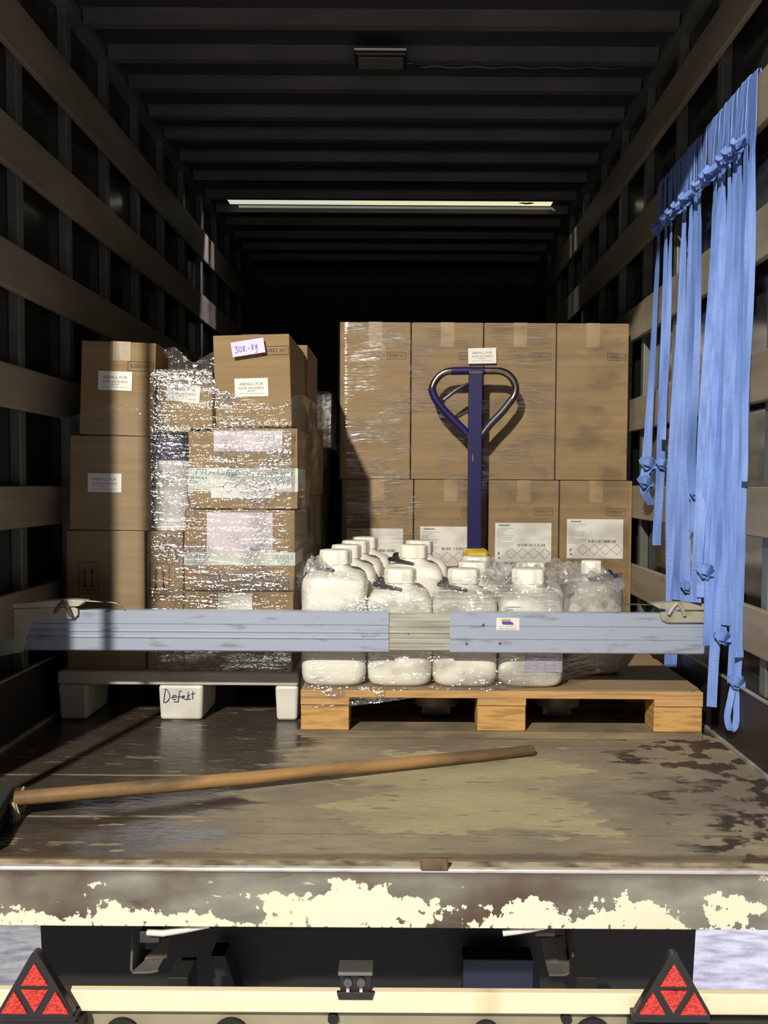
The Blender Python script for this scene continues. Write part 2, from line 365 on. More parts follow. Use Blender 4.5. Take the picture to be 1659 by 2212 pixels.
        if parent: o.parent = parent; ORG[o] = ORG.get(parent, Vector((0, 0, 0)))
        if bevel:
            b = o.modifiers.new('bevel', 'BEVEL'); b.width = bevel; b.segments = seg; b.limit_method = 'ANGLE'; b.angle_limit = R(40)
            if not smooth:
                me.polygons.foreach_set('use_smooth', [True]*len(me.polygons)); b.harden_normals = True
        return o
def B(x0, x1, y0, y1, z0, z1): return MB().box(x0, x1, y0, y1, z0, z1)

_tc = {}
def text_data(t):
    if t not in _tc:
        c = bpy.data.curves.new('txt', 'FONT'); c.body = t; c.resolution_u = 2; c.size = 1
        o = bpy.data.objects.new('txt', c); COL.objects.link(o)
        dg = bpy.context.evaluated_depsgraph_get(); dg.update()
        me = bpy.data.meshes.new_from_object(o.evaluated_get(dg))
        v = [(p.co.x, p.co.y) for p in me.vertices]; f = [list(p.vertices) for p in me.polygons]
        bpy.data.objects.remove(o); bpy.data.curves.remove(c); bpy.data.meshes.remove(me)
        x0 = min(a for a, b in v); x1 = max(a for a, b in v); z0 = min(b for a, b in v); z1 = max(b for a, b in v)
        _tc[t] = ([((a-x0)/(x1-x0), (b-z0)/(z1-z0)) for a, b in v], f)
    return _tc[t]
def put_text(mb, t, x0, z0, wd, ht, y, shear=0., rot=0.):
    v, f = text_data(t); c, s = math.cos(rot), math.sin(rot)
    P = []
    for a, b in v:
        X, Z = a*wd+b*ht*shear, b*ht; P.append((x0+X*c-Z*s, y, z0+X*s+Z*c))
    # font outlines are counter-clockwise seen from +z; seen from -y in the xz plane that is already the front
    mb.add(P, f); return mb

# ================================================================= SETTING: the truck box
XL, XR, ZF, YR, YB, ZR = -1.142, .940, -.760, 1.66, 6.35, 1.60
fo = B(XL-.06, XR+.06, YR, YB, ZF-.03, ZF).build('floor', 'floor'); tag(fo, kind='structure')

def side_wall(name, X, sg, rails, studs):
    """X: inner face of the rails; sg: +1 right, -1 left"""
    def bx(a, b, *r):
        a, b = X+sg*a, X+sg*b; return B(min(a, b), max(a, b), *r)
    wl = bx(.055, .085, YR-.02, YB+.05, ZF-.16, ZR+.13).build(name, 'skin'); tag(wl, kind='structure')
    for y in studs:
        bx(.022, .055, y-.02, y+.02, ZF+.19, ZR+.03).build('stud', 'stud', wl, bevel=.003)
        bx(.046, .055, y+.035, y+.055, ZF+.19, ZR+.04).build('stud_flange', 'stud', wl)
    for z0, z1, y0, y1 in rails:
        bx(0, .022, y0, y1, z0, z1).build('rail', 'rail', wl, bevel=.006)
    bx(.004, .055, YR, YB, ZF, ZF+.19).build('kick_board', 'kick', wl)
    bx(.0, .012, YR, YB, ZF+.19, ZF+.194).build('kick_strip', 'strip', wl)
    bx(-.007, .004, YR+.02, YB, ZF, ZF+.008).build('floor_bead', 'strip', wl)
    bx(-.0, .085, YR-.05, YR+.02, ZF-.0, ZR+.13).build('corner_post', 'stud', wl, bevel=.004)
    bx(.0, .06, YR, YB, ZR+.0, ZR+.10).build('top_rail', 'stud', wl)
    return wl
sl = [2.53+.368*i-.368*2 for i in range(12)]; sr = [2.64+.405*i-.405*2 for i in range(11)]
RL = [(1.243, 1.40), (.901, 1.045), (.552, .69), (.211, .34), (-.139, -.013), (-.455, -.325)]
RR = [(1.32, 1.46), (.965, 1.112), (.605, .745), (.225, .362), (-.139, -.002), (-.46, -.33)]
wall_l = side_wall('wall_left', XL, -1, [(a, b, YR+.02, YB) for a, b in RL], sl)
wall_r = side_wall('wall_right', XR, 1, [(a, b, YR+.02, YB) for a, b in RR], sr)

wb = B(XL-.06, XR+.06, YB, YB+.04, ZF-.03, ZR+.12).build('wall_back', 'backwall'); tag(wb, kind='structure')
for x in (-.95, -.6, -.25, .1, .45, .8): B(x-.02, x+.02, YB-.012, YB, ZF, ZR+.05).build('panel_rib', 'backwall', wb, bevel=.003)
B(XL, XR, YB-.03, YB, 1.50, 1.56).build('head_rail', 'beam', wb, bevel=.004)
B(-.3, .5, YB-.035, YB-.0301, 1.40, 1.485).build('bulkhead_plate', 'backwall', wb)

# roof: skin in two pieces with the skylight between, hat-section bows
by = [fl(800, y, 1.585).y for y in (60, 135, 198, 258, 305, 352, 393)]
by = [by[0]-.27] + by
cl = B(XL-.06, XR+.06, YR-.05, 4.77, ZR+.03, ZR+.06).build('ceiling', 'roof'); tag(cl, kind='structure')
B(XL-.06, XR+.06, 4.92, YB+.04, ZR+.03, ZR+.06).build('roof_sheet', 'roof', cl)
B(XL-.06, -1.02, 4.77, 4.92, ZR+.03, ZR+.06).build('roof_sheet', 'roof', cl)
B(.83, XR+.06, 4.77, 4.92, ZR+.03, ZR+.06).build('roof_sheet', 'roof', cl)
hat = [(-.036, .045), (-.022, .040), (-.017, 0), (.017, 0), (.022, .040), (.036, .045)]
allb = by + [4.46, 4.72, 4.965, 5.2, 5.47, 5.74, 6.0]
for y in [2.1, 2.38] + allb:
    MB().prismx([(y+a, ZR-.015+b) for a, b in hat], XL+.01, XR-.01).build('roof_bow', 'beam', cl)
B(XL, XR, YR-.05, YR+.02, ZR-.01, ZR+.13).build('rear_header', 'stud', cl, bevel=.004)
sk = B(-1.04, .82, 4.805, 4.90, ZR+.015, ZR+.024).build('window_1', 'skylight'); tag(sk, kind='structure')
c = at(1137, 436, 4.85)
MB().rings([[(c.x+a, 4.85+b, z_) for a, b in ((-.045, .0), (-.02, -.012), (.0, -.006), (.02, -.014), (.045, -.004), (.03, .008), (.0, .016), (-.02, .006))] for z_ in (ZR+.0125, ZR+.0148)]).build('dark_stain', 'brack', sk)
# roof lamp and its cable
p = at(819, 118, by[1]-.02)
lt = thing('roof_lamp', (p.x, by[2]-.07, at(819, 107, by[2]-.145).z+.004), 'black oblong interior lamp with a pale front edge fixed under a roof bow', 'lamp')
q = B(-.095, .095, -.075, .035, -.022, 0).build('housing', 'blackplastic', lt, bevel=.008)
B(-.093, .093, -.079, -.075, -.007, -.001).build('lens_edge', 'cap', lt)
B(-.082, .082, -.06, .025, -.026, -.022).build('lens', 'lampcover', lt, bevel=.003)
cb = [(.095, -.02, -.01), (.12, -.02, -.012), (.135, -.03, -.03), (.16, -.035, -.034)]+[(.16+.03*i, -.037, -.033+.003*math.sin(i*1.3)) for i in range(1, 26)]
MB().tube([(p.x+a, by[2]+b, 1.585+c) for a, b, c in cb], .004, 6).build('cable', 'blackplastic', lt, world=True, smooth=True)

# rear sill
si = thing('trim_1', (0, YR, ZF), None, None); tag(si, kind='structure')
zt = at(830, 1868, YR-.004).z; zb = at(830, 1990, YR-.004).z
B(XL-.08, XR+.08, YR-.03, YR, zb, zt).build('sill_face', 'sill', si, world=True, bevel=.002)
MB().prismx([(YR-.033, zt-.003), (YR-.035, zt+.002), (YR-.032, zt+.006), (YR-.022, zt+.006), (YR-.022, zt-.003)], XL-.08, XR+.08).build('steel_edge', 'steel', si, world=True, bevel=.002)
B(XL-.08, XR+.08, YR-.022, YR-.0005, zt-.002, ZF-.004).build('timber_edge', 'edgepaint', si, world=True)
# hinge stub in the middle of the sill
c = at(935, 1862, YR-.036)
B(c.x-.025, c.x+.03, YR-.040, YR-.030, c.z-.016, c.z+.008).build('hinge_plate', mat('rusty_hinge', (.14, .09, .05), .7, col2=(.05, .03, .02), vscale=(30, 30, 30)), si, world=True, bevel=.003)

# yard, underbody
gr = B(-30, 30, -20, 30, -1.90, -1.87).build('ground', 'ground'); tag(gr, kind='structure')
ub = thing('trim_2', (0, 2.0, ZF), None, None); tag(ub, kind='structure')
a0 = at(88, 2050, 2.1).x; a1 = at(1512, 2050, 2.1).x
MB().prism([(a0, -.79), (a0, -1.15), (a0+.02, -1.62), (a1-.03, -1.62), (a1-.012, -1.15), (a1, -1.0), (a1, -.79)], 2.1, 2.16).build('flap_and_shade_panel', 'under', ub, world=True)  # black sheet: mud flaps plus the shade under the chassis, put in as colour
B(XL-.02, XR+.02, YR+.30, YB, ZF-.16, ZF-.03).build('floor_frame', 'under', ub, world=True)
B(-.78, .62, 1.95, 2.09, -1.02, -.93).build('cross_member', 'under', ub, world=True)
c = at(1000, 2072, 2.02); d = at(1152, 2128, 2.02)
B(c.x, d.x, 2.02, 2.08, d.z-.05, c.z).build('tool_box', 'navy', ub, world=True, bevel=.004)
c = at(455, 2065, 2.02); d = at(560, 2128, 2.02)
MB().prism([(c.x, c.z), (c.x+.035, c.z), (c.x+.075, d.z-.05), (c.x+.03, d.z-.05)], 2.02, 2.08).build('stay', 'under', ub, world=True)

# ================================================================= PALLETS
def euro_pallet(X0, Y0, label, dirty=False):
    W, Dp = 1.2, .8
    t = thing('wooden_pallet', (X0+W/2, Y0+Dp/2, ZF), label, 'pallet', None)
    x0, y0 = -W/2, -Dp/2
    for yy, ww in ((0, .145), (.1835, .1), (.3275, .145), (.5165, .1), (.655, .145)):
        B(x0, -x0, y0+yy, y0+yy+ww, .122, .144).build('deck_board', 'wood', t, bevel=.002)
    for xx in (0, .5275, 1.055):
        B(x0+xx, x0+xx+.145, y0, -y0, .100, .122).build('stringer_board', 'wood', t, bevel=.002)
        for yy, dd in ((0, .10), (.3275, .145), (.70, .10)):
            B(x0+xx+(.0 if xx < 1 else 0), x0+xx+.145, y0+yy+.004, y0+yy+dd, .022, .100).build('block', 'endwood', t, bevel=.004)
    for yy, dd in ((0, .10), (.3275, .145), (.70, .10)):
        B(x0, -x0, y0+yy, y0+yy+dd, 0, .022).build('bottom_board', 'dirtywood', t, bevel=.002)
    return t
XP = -.315
pal = euro_pallet(XP, 2.46, 'worn wooden pallet carrying the white drums, on a grey bottom board')
pal2 = euro_pallet(at(733, 1100, 3.48).x, 3.48, 'wooden pallet under the tall plain cartons behind the drums')
# cardboard layer on the drum pallet, front right corner cut off
e = .885
sh = thing('cardboard_sheet', (XP+.6, 2.86, ZF+.144), 'flat brown cardboard sheet lying on the drum pallet', 'cardboard')
mbs = MB(); poly = [(XP+.01, 2.464), (e-.035, 2.464), (e-.004, 2.49), (e-.004, 2.62), (e-.02, 3.24), (XP+.01, 3.24)]
n = len(poly); vs = [(x, y, -.616) for x, y in poly]+[(x, y, -.611) for x, y in poly]
mbs.add(vs, [list(range(n-1, -1, -1)), list(range(n, 2*n))]+[(i, (i+1) % n, (i+1) % n+n, i+n) for i in range(n)])
mbs.build('sheet', 'card2', sh, world=True)

# white plastic pallet
YW = 2.63
wp = thing('plastic_pallet', (-.727, YW+.6, ZF), 'dirty white plastic pallet with a handwritten word on its middle foot', 'pallet')
L0, L1 = at(123, 1500, YW).x, at(645, 1500, YW).x
zt = at(400, 1452, YW).z; zs = at(400, 1481, YW).z
dk = B(L0, L1, YW, YW+1.2, zs, zt).build('deck', 'whiteplastic', wp, world=True, bevel=.008)
for yy in (0, .5, 1.0):
    for i, (a, b) in enumerate(((123, 190), (341, 439), (593, 645))):
        xa, xb = at(a, 1530, YW).x, at(b, 1530, YW).x
        def ring(z, ins): return [(xa+ins, YW+yy+ins, z), (xb-ins, YW+yy+ins, z), (xb-ins, YW+yy+.2-ins, z), (xa+ins, YW+yy+.2-ins, z)]
        ft = MB().rings([ring(ZF, .005), ring(ZF+.1, .001), ring(zs+.001, 0)]).build('foot', 'whiteplastic', wp, world=True, bevel=.012, seg=3)
        if i == 1 and yy == 0:
            def q(x, y): c_ = at(300+x*180/1659, 1430+y*180/1659, YW); return (c_.x, c_.z)
            word = [[(530, 535), (505, 690), (490, 800)], [(505, 535), (560, 545), (605, 620), (615, 700), (575, 775), (520, 805), (485, 795)],
                    [(665, 705), (735, 690), (740, 665), (700, 655), (665, 690), (660, 720), (690, 750), (735, 735)],
                    [(850, 590), (830, 570), (805, 590), (795, 680), (780, 790), (700, 790)], [(750, 700), (860, 680)],
                    [(850, 715), (905, 690), (900, 665), (870, 680), (865, 710), (900, 730), (930, 745)],
                    [(985, 590), (975, 660), (960, 745)], [(1010, 650), (975, 690), (1005, 740), (1030, 735)],
                    [(1075, 580), (1070, 650), (1065, 735)], [(1040, 640), (1120, 625)], [(905, 735), (950, 750), (980, 730)]]
            MB().strokes([[q(*p_) for p_ in ln] for ln in word], YW-.0008, .0021).build('handwriting', 'pen', ft, world=True)

# ================================================================= CARTONS
def line_rows(mb, x0, x1, z, rows, y, dz=.006, th=.0012):
    for k, fr in enumerate(rows):
        mb.box(x0, x0+(x1-x0)*fr, y-.0002, y, z-k*dz-th, z-k*dz)
def carton(label, X0, X1, Y0, dep, Z0, Z1, group, rot=0., tape=None, stamp=None, name='carton', card='card', tapem='tape', ytop=True):
    cx, W, Hh = (X0+X1)/2, X1-X0, Z1-Z0
    t = thing(name, (cx, Y0+dep/2, Z0), label, 'box', group, (0, rot, 0))
    y = -dep/2
    B(-W/2, W/2, y, -y, 0, Hh).build('body', card, t, bevel=.0035)
    if ytop:
        B(-.028, .028, y-.0006, -y+.0006, Hh, Hh+.0006).build('top_tape', tapem, t)
    if tape:
        tp = B(-.028+tape[1], .028+tape[1], y-.0008, y, Hh-tape[0], Hh+.0006).build('tape', tapem, t)
    if stamp:
        s_, sx, sz, sw, sh_ = stamp
        mb = MB(); put_text(mb, s_, sx+sw*.1, sz+sh_*.25, sw*.8, sh_*.5, y-.0008)
        for a in ((sx, sx+sw, sz, sz+.0016), (sx, sx+sw, sz+sh_-.0016, sz+sh_), (sx, sx+.0016, sz, sz+sh_), (sx+sw-.0016, sx+sw, sz, sz+sh_)):
            mb.box(a[0], a[1], y-.0008, y-.0004, a[2], a[3])
        mb.build('stamp', 'stampink', t)
    return t, y, W, Hh
def waste_label(t, cx, cz, y, wd=.108, ht=.059, rot=0.):
    pl = MB()
    c, s = math.cos(rot), math.sin(rot)
    def r(x, z): return (cx+x*c-z*s, cz+x*s+z*c)
    pl.prism([r(-wd/2, -ht/2), r(wd/2, -ht/2), r(wd/2, ht/2), r(-wd/2, ht/2)], y-.0022, y-.0012)
    lb = pl.build('waste_label', 'paper', t)
    mb = MB()
    for s_, a, b, ww, hh in (('ABFALL FÜR', -.36, .12, .72, .17), ('KVA HUSSEN', -.36, -.10, .72, .13), ('88.000', -.11, -.22, .22, .07), ('nur von Hand stapeln', -.36, -.36, .74, .07)):
        x_, z_ = r(a*wd, b*ht); put_text(mb, s_, x_, z_, ww*wd, hh*ht, y-.0025, rot=rot)
    mb.build('print', 'ink', lb); return lb
def pilabel(t, cx, cz, y, wd=.235, ht=.165):
    """shipping label: header, lines of small print, bar code, four hazard diamonds"""
    lb = B(cx-wd/2, cx+wd/2, y-.0014, y-.0006, cz-ht/2, cz+ht/2).build('shipping_label', 'paper', t)
    x0, z1, yy = cx-wd/2, cz+ht/2, y-.0015
    mb = MB(); mb.box(x0+.015, x0+.06, yy-.0002, yy, z1-.013, z1-.008)
    line_rows(mb, x0+.006, x0+.085, z1-.022, (.95, .55, .4, .35, .9, .85, .8, .3, .95, .9, .7), yy, .0078, .0014)
    for k in range(44):
        if random.random() < .78: mb.box(x0+.09+k*.0027, x0+.09+k*.0027+random.choice((.0012, .0018, .0024)), yy-.0002, yy, z1-.099, z1-.087)
    mb.build('small_print', 'inklight', lb)
    mb = MB()
    for k in range(4):
        dx, dz, r_ = x0+.067+k*.0475, z1-.128, .022
        mb.strokes([[(dx-r_, dz), (dx, dz+r_), (dx+r_, dz), (dx, dz-r_), (dx-r_, dz)]], yy, .0016)
    mb.build('hazard_diamond', 'redink', lb)
    mb = MB(); mb.box(x0+.012, x0+.019, yy-.0002, yy, z1-.135, z1-.122); mb.prism([(x0+.012, z1-.148), (x0+.022, z1-.152), (x0+.024, z1-.146), (x0+.015, z1-.142)], yy-.0002, yy)
    mb.build('pictogram', mat('label_green', (.12, .22, .16), .7), lb)
    return lb

# --- tall cartons on the right
TY = 3.48
GT = None
zt = at(1045, 697, TY).z; zm = at(1045, 1037, TY).z; zb0 = ZF+.1445
ux = [733, 887.5, 1044, 1201, 1358]
lxx = [737, 893, 1052, 1207, 1365]
names_u = ('tall brown carton, upper row at the left end, under glinting film', 'tall brown carton, upper row, left of the blue jack handle',
           'tall brown carton, upper row, right behind the jack handle shadow', 'tall brown carton, upper row at the right end near the straps')
names_l = ('tall brown carton, lower row at the left end, mostly in shadow', 'tall brown carton, lower row, behind the blue jack pole',
           'tall brown carton with shipping label, lower row right of the jack pole', 'tall brown carton with shipping label, lower row at the right end')
for i in range(4):
    a, b = at(ux[i]+1.2, 860, TY).x, at(ux[i+1]-1.2, 860, TY).x
    t, y, W, Hh = carton(names_u[i], a, b, TY, .38, zm+.002, zt, None, tape=(.10, 0), stamp=('0,042 m³', .05 if i != 3 else .06, zt-zm-.155, .078, .03))
    a, b = at(lxx[i]+1.2, 1200, TY).x, at(lxx[i+1]-1.2, 1200, TY).x
    t2, y2, W2, H2 = carton(names_l[i], a, b, TY, .38, zb0, zm, None, tape=(.09, 0), stamp=('0,042 m³', .045, zm-zb0-.145, .078, .03))
    lc = {0: (810, 1226), 1: (968, 1222), 2: (1130, 1214), 3: (1285, 1206)}[i]
    c = at(lc[0], lc[1]-42, TY); pilabel(t2, c.x-t2.location.x, c.z-zb0, y2)
t_, yb_ = None, None
# the loose waste label across the joint between the second and third carton
c = at(1042, 768, TY-.02)
wl_ = thing('paper_tag', (c.x, TY-.012, c.z), 'white paper waste tag stuck across the joint above the jack handle', 'label')
waste_label(wl_, 0, 0, 0, .116, .064, R(1.5))

# --- left stack (columns A, B, C)
SY = 2.655
def pxbox(x0, x1, y0, y1, D): a = at(x0, (y0+y1)/2, D); b = at(x1, (y0+y1)/2, D); return a.x, b.x, at((x0+x1)/2, y1, D).z, at((x0+x1)/2, y0, D).z
base = at(400, 1452, SY).z+.001
def stackbox(label, x0, x1, y0, y1, D=SY, dep=.34, **k):
    X0, X1, Z0, Z1 = pxbox(x0, x1, y0, y1, D)
    if y1 >= 1450: Z0 = base
    return carton(label, X0, X1, D, dep, Z0, Z1-.001, 'wrapped cartons on the white pallet', **k)
# column A
t, y, W, Hh = stackbox('bottom carton of the left column, with an upright-arrows symbol, mostly in shade', 144, 313, 1146, 1452)
def arrows(t, W, Hh, y, cx, cz, wd=.062, ht=.10):
    mb = MB()
    mb.strokes([[(cx-wd/2, cz-ht/2), (cx+wd/2, cz-ht/2), (cx+wd/2, cz+ht/2), (cx-wd/2, cz+ht/2), (cx-wd/2, cz-ht/2)]], y-.0008, .0022)
    for dx in (-.012, .012):
        mb.prism([(cx+dx-.003, cz-.028), (cx+dx+.003, cz-.028), (cx+dx+.002, cz+.018), (cx+dx-.002, cz+.018)], y-.001, y-.0006)
        mb.prism([(cx+dx-.008, cz+.015), (cx+dx+.008, cz+.015), (cx+dx, cz+.036)], y-.001, y-.0006)
        mb.prism([(cx+dx-.006, cz-.030), (cx+dx, cz-.012), (cx+dx+.006, cz-.030)], y-.001, y-.0006)
    mb.box(cx-.022, cx+.022, y-.001, y-.0006, cz-.039, cz-.0355)
    mb.build('arrow_symbol', 'stampink', t)
arrows(t, W, Hh, y, at(191, 1248, SY).x-t.location.x, at(191, 1248, SY).z-base)
t, y, W, Hh = stackbox('second carton up in the left column, white tag on its shaded face', 149, 320, 941, 1145, rot=R(.8))
waste_label(t, at(225, 1043, SY).x-t.location.x, at(225, 1043, SY).z-t.location.z, y, .107, .06, 0)
t, y, W, Hh = stackbox('top carton of the left column, half in shade, with glossy tape at its top', 170, 331, 737, 940, rot=R(2.0), tape=(.06, .01), tapem='gloss_tape', stamp=('0,021 m³', .03, .205, .082, .03))
waste_label(t, at(245, 823, SY).x-t.location.x, at(245, 823, SY).z-t.location.z, y, .107, .06, 0)
# column B
t, y, W, Hh = stackbox('narrow bottom carton between the columns, with an upright-arrows symbol in the light', 318, 396, 1147, 1452)
arrows(t, W, Hh, y, at(345, 1251, SY).x-t.location.x, at(345, 1251, SY).z-base)
X0, X1, Z0, Z1 = pxbox(321, 406, 935, 1146, SY+.012)
t = thing('wrapped_canister', ((X0+X1)/2, SY+.15, Z0), 'white sack with a navy top standing between the carton columns', 'sack')
def sring(z, sx, sy, jit): 
    out = []
    for k in range(28):
        q_ = 2*math.pi*k/28; c_, s_ = math.cos(q_), math.sin(q_)
        x_ = math.copysign(abs(c_)**.45, c_)*sx; y_ = math.copysign(abs(s_)**.45, s_)*sy
        j = 1+jit*noise.noise(Vector((c_*2, s_*2, z*9))); out.append((x_*j, y_*j, z))
    return out
hz = Z1-Z0; hw = (X1-X0)/2
MB().rings([sring(z*hz, hw*s_, .125, .05) for z, s_ in ((0, .97), (.03, 1.05), (.2, 1.03), (.4, 1.0), (.6, .98), (.72, .95))]).build('sack_body', 'whitefoil', t, smooth=True)
MB().rings([sring(z*hz, hw*s_, .12, .06) for z, s_ in ((.72, .955), (.8, .95), (.92, .93), (.985, .88))]).build('sack_top', 'navyplastic', t, smooth=True)
t, y, W, Hh = stackbox('small top carton of the middle column, tag askew under heavy film glare', 340, 459, 800, 934)
waste_label(t, at(396, 849, SY).x-t.location.x, at(396, 849, SY).z-t.location.z, y, .107, .056, R(-5))
# column C
def printed_tape(t, W, y, z, ht, words):
    tp = B(-W/2-.0008, W/2+.0008, y-.0009, y+.20, z, z+ht).build('printed_tape', 'whitetape', t)
    mb = MB()
    for s_, x_, zz, ww, hh in words: put_text(mb, s_, x_, z+zz, ww, hh, y-.0012, shear=.25)
    mb.box(-W/2+.004, -W/2+.06, y-.0013, y-.001, z+.006, z+.0075)
    mb.build('tape_print', 'greenink', tp)
XC0, XC1 = 398, 637
t, y, W, Hh = stackbox('bottom carton of the right column, white label cut by the load bar', XC0, 634, 1278, 1452)
B(at(471, 1300, SY).x-t.location.x, at(545, 1300, SY).x-t.location.x, y-.001, y, at(500, 1345, SY).z-t.location.z, Hh-.004).build('paper_label', 'paper', t)
t, y, W, Hh = stackbox('second carton up in the right column, large rose paper on its front', XC0, XC1, 1101, 1276)
z_ = t.location.z
B(at(447, 1150, SY).x-t.location.x, at(589, 1150, SY).x-t.location.x, y-.001, y, at(500, 1193, SY).z-z_, at(500, 1107, SY).z-z_).build('paper_label', 'rosepaper', t)
printed_tape(t, W, y, at(500, 1221, SY).z-z_, .042, [('FRAGILE', -.165, .020, .07, .014), ('ROM', -.17, .006, .03, .012), ('FRAGILE', .105, .020, .065, .014), ('ROM', .12, .004, .035, .012)])
t, y, W, Hh = stackbox('third carton up in the right column, green printed tape and hazard label', 407, 643, 924, 1099)
z_ = t.location.z; x_ = t.location.x
B(at(462, 950, SY).x-x_, at(610, 950, SY).x-x_, y-.001, y, at(500, 975, SY).z-z_, at(500, 930, SY).z-z_).build('paper_label', 'rosepaper', t)
printed_tape(t, W, y, at(500, 1062, SY).z-z_, .075, [('FRAGILE', -.152, .052, .14, .020), ('ROM', -W/2+.004, .026, .05, .022), ('FRAGILE', .09, .052, .07, .02), ('ROM', .085, .022, .06, .022)])
lb = B(at(456, 1050, SY).x-x_, at(594, 1050, SY).x-x_, y-.0018, y-.001, at(500, 1076, SY).z-z_, at(500, 1034, SY).z-z_).build('hazard_label', 'paper', t)
mb = MB()
for k, px_ in enumerate((494, 522, 550, 576)):
    cx_, cz_, r_ = at(px_, 1052, SY).x-x_, at(px_, 1052, SY).z-z_, .019
    mb.strokes([[(cx_-r_, cz_), (cx_, cz_+r_), (cx_+r_, cz_), (cx_, cz_-r_), (cx_-r_, cz_)]], y-.002, .0015)
mb.strokes([[(at(470, 1052, SY).x-x_, cz_), (at(484, 1052, SY).x-x_, cz_)]], y-.002, .0012)
mb.build('hazard_diamond', 'ink', lb)
t, y, W, Hh = stackbox('top carton of the right column, lilac price note and waste tag', 466, 631, 722, 922, dep=.38, rot=R(-1.8), stamp=('0,021 m³', .035, .225, .082, .028))
z_ = t.location.z; x_ = t.location.x
nt_ = MB(); cx, cz, wd, ht, rr = at(543, 752, SY).x-x_, at(543, 752, SY).z-z_, .104, .046, R(7.5)
def rt(x, z): return (cx+x*math.cos(rr)-z*math.sin(rr), cz+x*math.sin(rr)+z*math.cos(rr))
note = nt_.prism([rt(-wd/2, -ht/2), rt(wd/2, -ht/2), rt(wd/2, ht/2), rt(-wd/2, ht/2)], y-.016, y-.015).build('price_note', 'lilac', t)
g_ = [[(0, .9), (.5, .9), (.2, .55), (.5, .3), (.3, 0), (0, .1)], [(.95, .8), (.7, .6), (.7, .2), (.95, .05), (1.15, .3), (1.15, .7), (.95, .8)],
      [(1.6, .8), (1.4, .7), (1.7, .3), (1.5, .05), (1.35, .25), (1.75, .7), (1.6, .8)], [(1.95, .1), (2.0, .05)], [(2.2, .4), (2.6, .4)],
      [(3.0, 1.0), (2.9, 0)], [(3.3, .8), (2.95, .45), (3.3, .1)], [(3.75, .7), (3.5, .6), (3.5, .3), (3.75, .3), (3.8, .7), (3.7, -.3), (3.4, -.35)]]
MB().strokes([[rt(-.042+a*.0185, -.012+b*.022) for a, b in ln] for ln in g_], y-.0165, .0017).build('handwriting', 'blueink', note)
waste_label(t, at(546, 837, SY).x-x_, at(546, 837, SY).z-z_, y, .106, .058, 0)
# second row of the stack
def rearbox(label, X0, X1, D, dep, y0, y1):
    return carton(label, X0, X1, D, dep, at(640, y1, D).z, at(640, y0, D).z, None, card='card2')
rearbox('rear carton showing its side beside the top carton of the right column', -.66, -.366, 3.045, .33, 745, 915)
rearbox('rear carton bulging out behind the green-taped carton', -.70, -.345, 3.04, .36, 917, 1070)
rearbox('rear carton low down behind the right column, veiled by film', -.70, -.352, 3.03, .36, 1071, 1300)
t, y, W, Hh = carton('rear carton at the bottom behind the right column', -.72, -.36, 3.03, .36, base, at(640, 1301, 3.03).z, None, card='card2')
for k, (a, b) in enumerate(((base, -.28), (-.279, .06), (.061, .38))):
    carton(('bottom', 'middle', 'top')[k]+' carton of the rear column along the left wall', -1.09, -.74, 3.05, .36, a, b, None, card='card2')
# dark wrapped load beyond
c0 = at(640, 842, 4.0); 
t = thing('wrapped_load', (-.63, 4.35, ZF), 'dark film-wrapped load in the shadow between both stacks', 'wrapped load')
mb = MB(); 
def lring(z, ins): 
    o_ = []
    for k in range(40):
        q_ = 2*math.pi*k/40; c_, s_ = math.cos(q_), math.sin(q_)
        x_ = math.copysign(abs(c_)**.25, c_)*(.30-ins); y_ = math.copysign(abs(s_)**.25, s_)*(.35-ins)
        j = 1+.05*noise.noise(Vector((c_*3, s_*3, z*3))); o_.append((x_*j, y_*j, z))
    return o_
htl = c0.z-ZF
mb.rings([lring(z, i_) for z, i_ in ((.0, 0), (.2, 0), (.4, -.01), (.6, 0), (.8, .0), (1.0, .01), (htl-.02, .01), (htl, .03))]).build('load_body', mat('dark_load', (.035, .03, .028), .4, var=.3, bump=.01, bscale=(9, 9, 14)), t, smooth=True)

# ================================================================= DRUMS
def sq_ring(z, hx, ex, n=44, hy=None):
    hy = hy or hx; o_ = []
    for k in range(n):
        q_ = 2*math.pi*k/n; c_, s_ = math.cos(q_), math.sin(q_)
        o_.append((math.copysign(abs(c_)**ex, c_)*hx, math.copysign(abs(s_)**ex, s_)*hy, z))
    return o_
def make_drum(h, capr=.049, W=.197, bodym='drum'):
    t = thing('plastic_drum', (0, 0, 0), 'x', 'drum', None)
    r = W/2; ct = .042; b = h-ct-.012
    pr = [(0, r*.80, .5), (.004, r*.88, .45), (.014, r*.955, .40), (.032, r*.99, .36), (.06, r, .34), (b-.062, r, .34), (b-.045, r*.995, .36), (b-.032, r*.965, .40),
          (b-.020, r*.89, .48), (b-.012, r*.77, .62), (b-.006, capr*1.15, .9), (b, capr*.97, 1), (h-.012, capr*.92, 1)]
    MB().rings([sq_ring(z, x, e_) for z, x, e_ in pr]).build('drum_body', bodym, t, smooth=True)
    mb = MB(); n = 48
    def lob(z, rr): return [((rr*(1+.03*(1 if math.cos(8*2*math.pi*k/n) > 0 else -1)))*math.cos(2*math.pi*k/n), (rr*(1+.03*(1 if math.cos(8*2*math.pi*k/n) > 0 else -1)))*math.sin(2*math.pi*k/n), z) for k in range(n)]
    mb.rings([lob(h-ct, capr), lob(h-.008, capr*.99), lob(h-.002, capr*.955), lob(h, capr*.90)]).build('screw_cap', 'cap', t, smooth=True)
    return t, b, capr
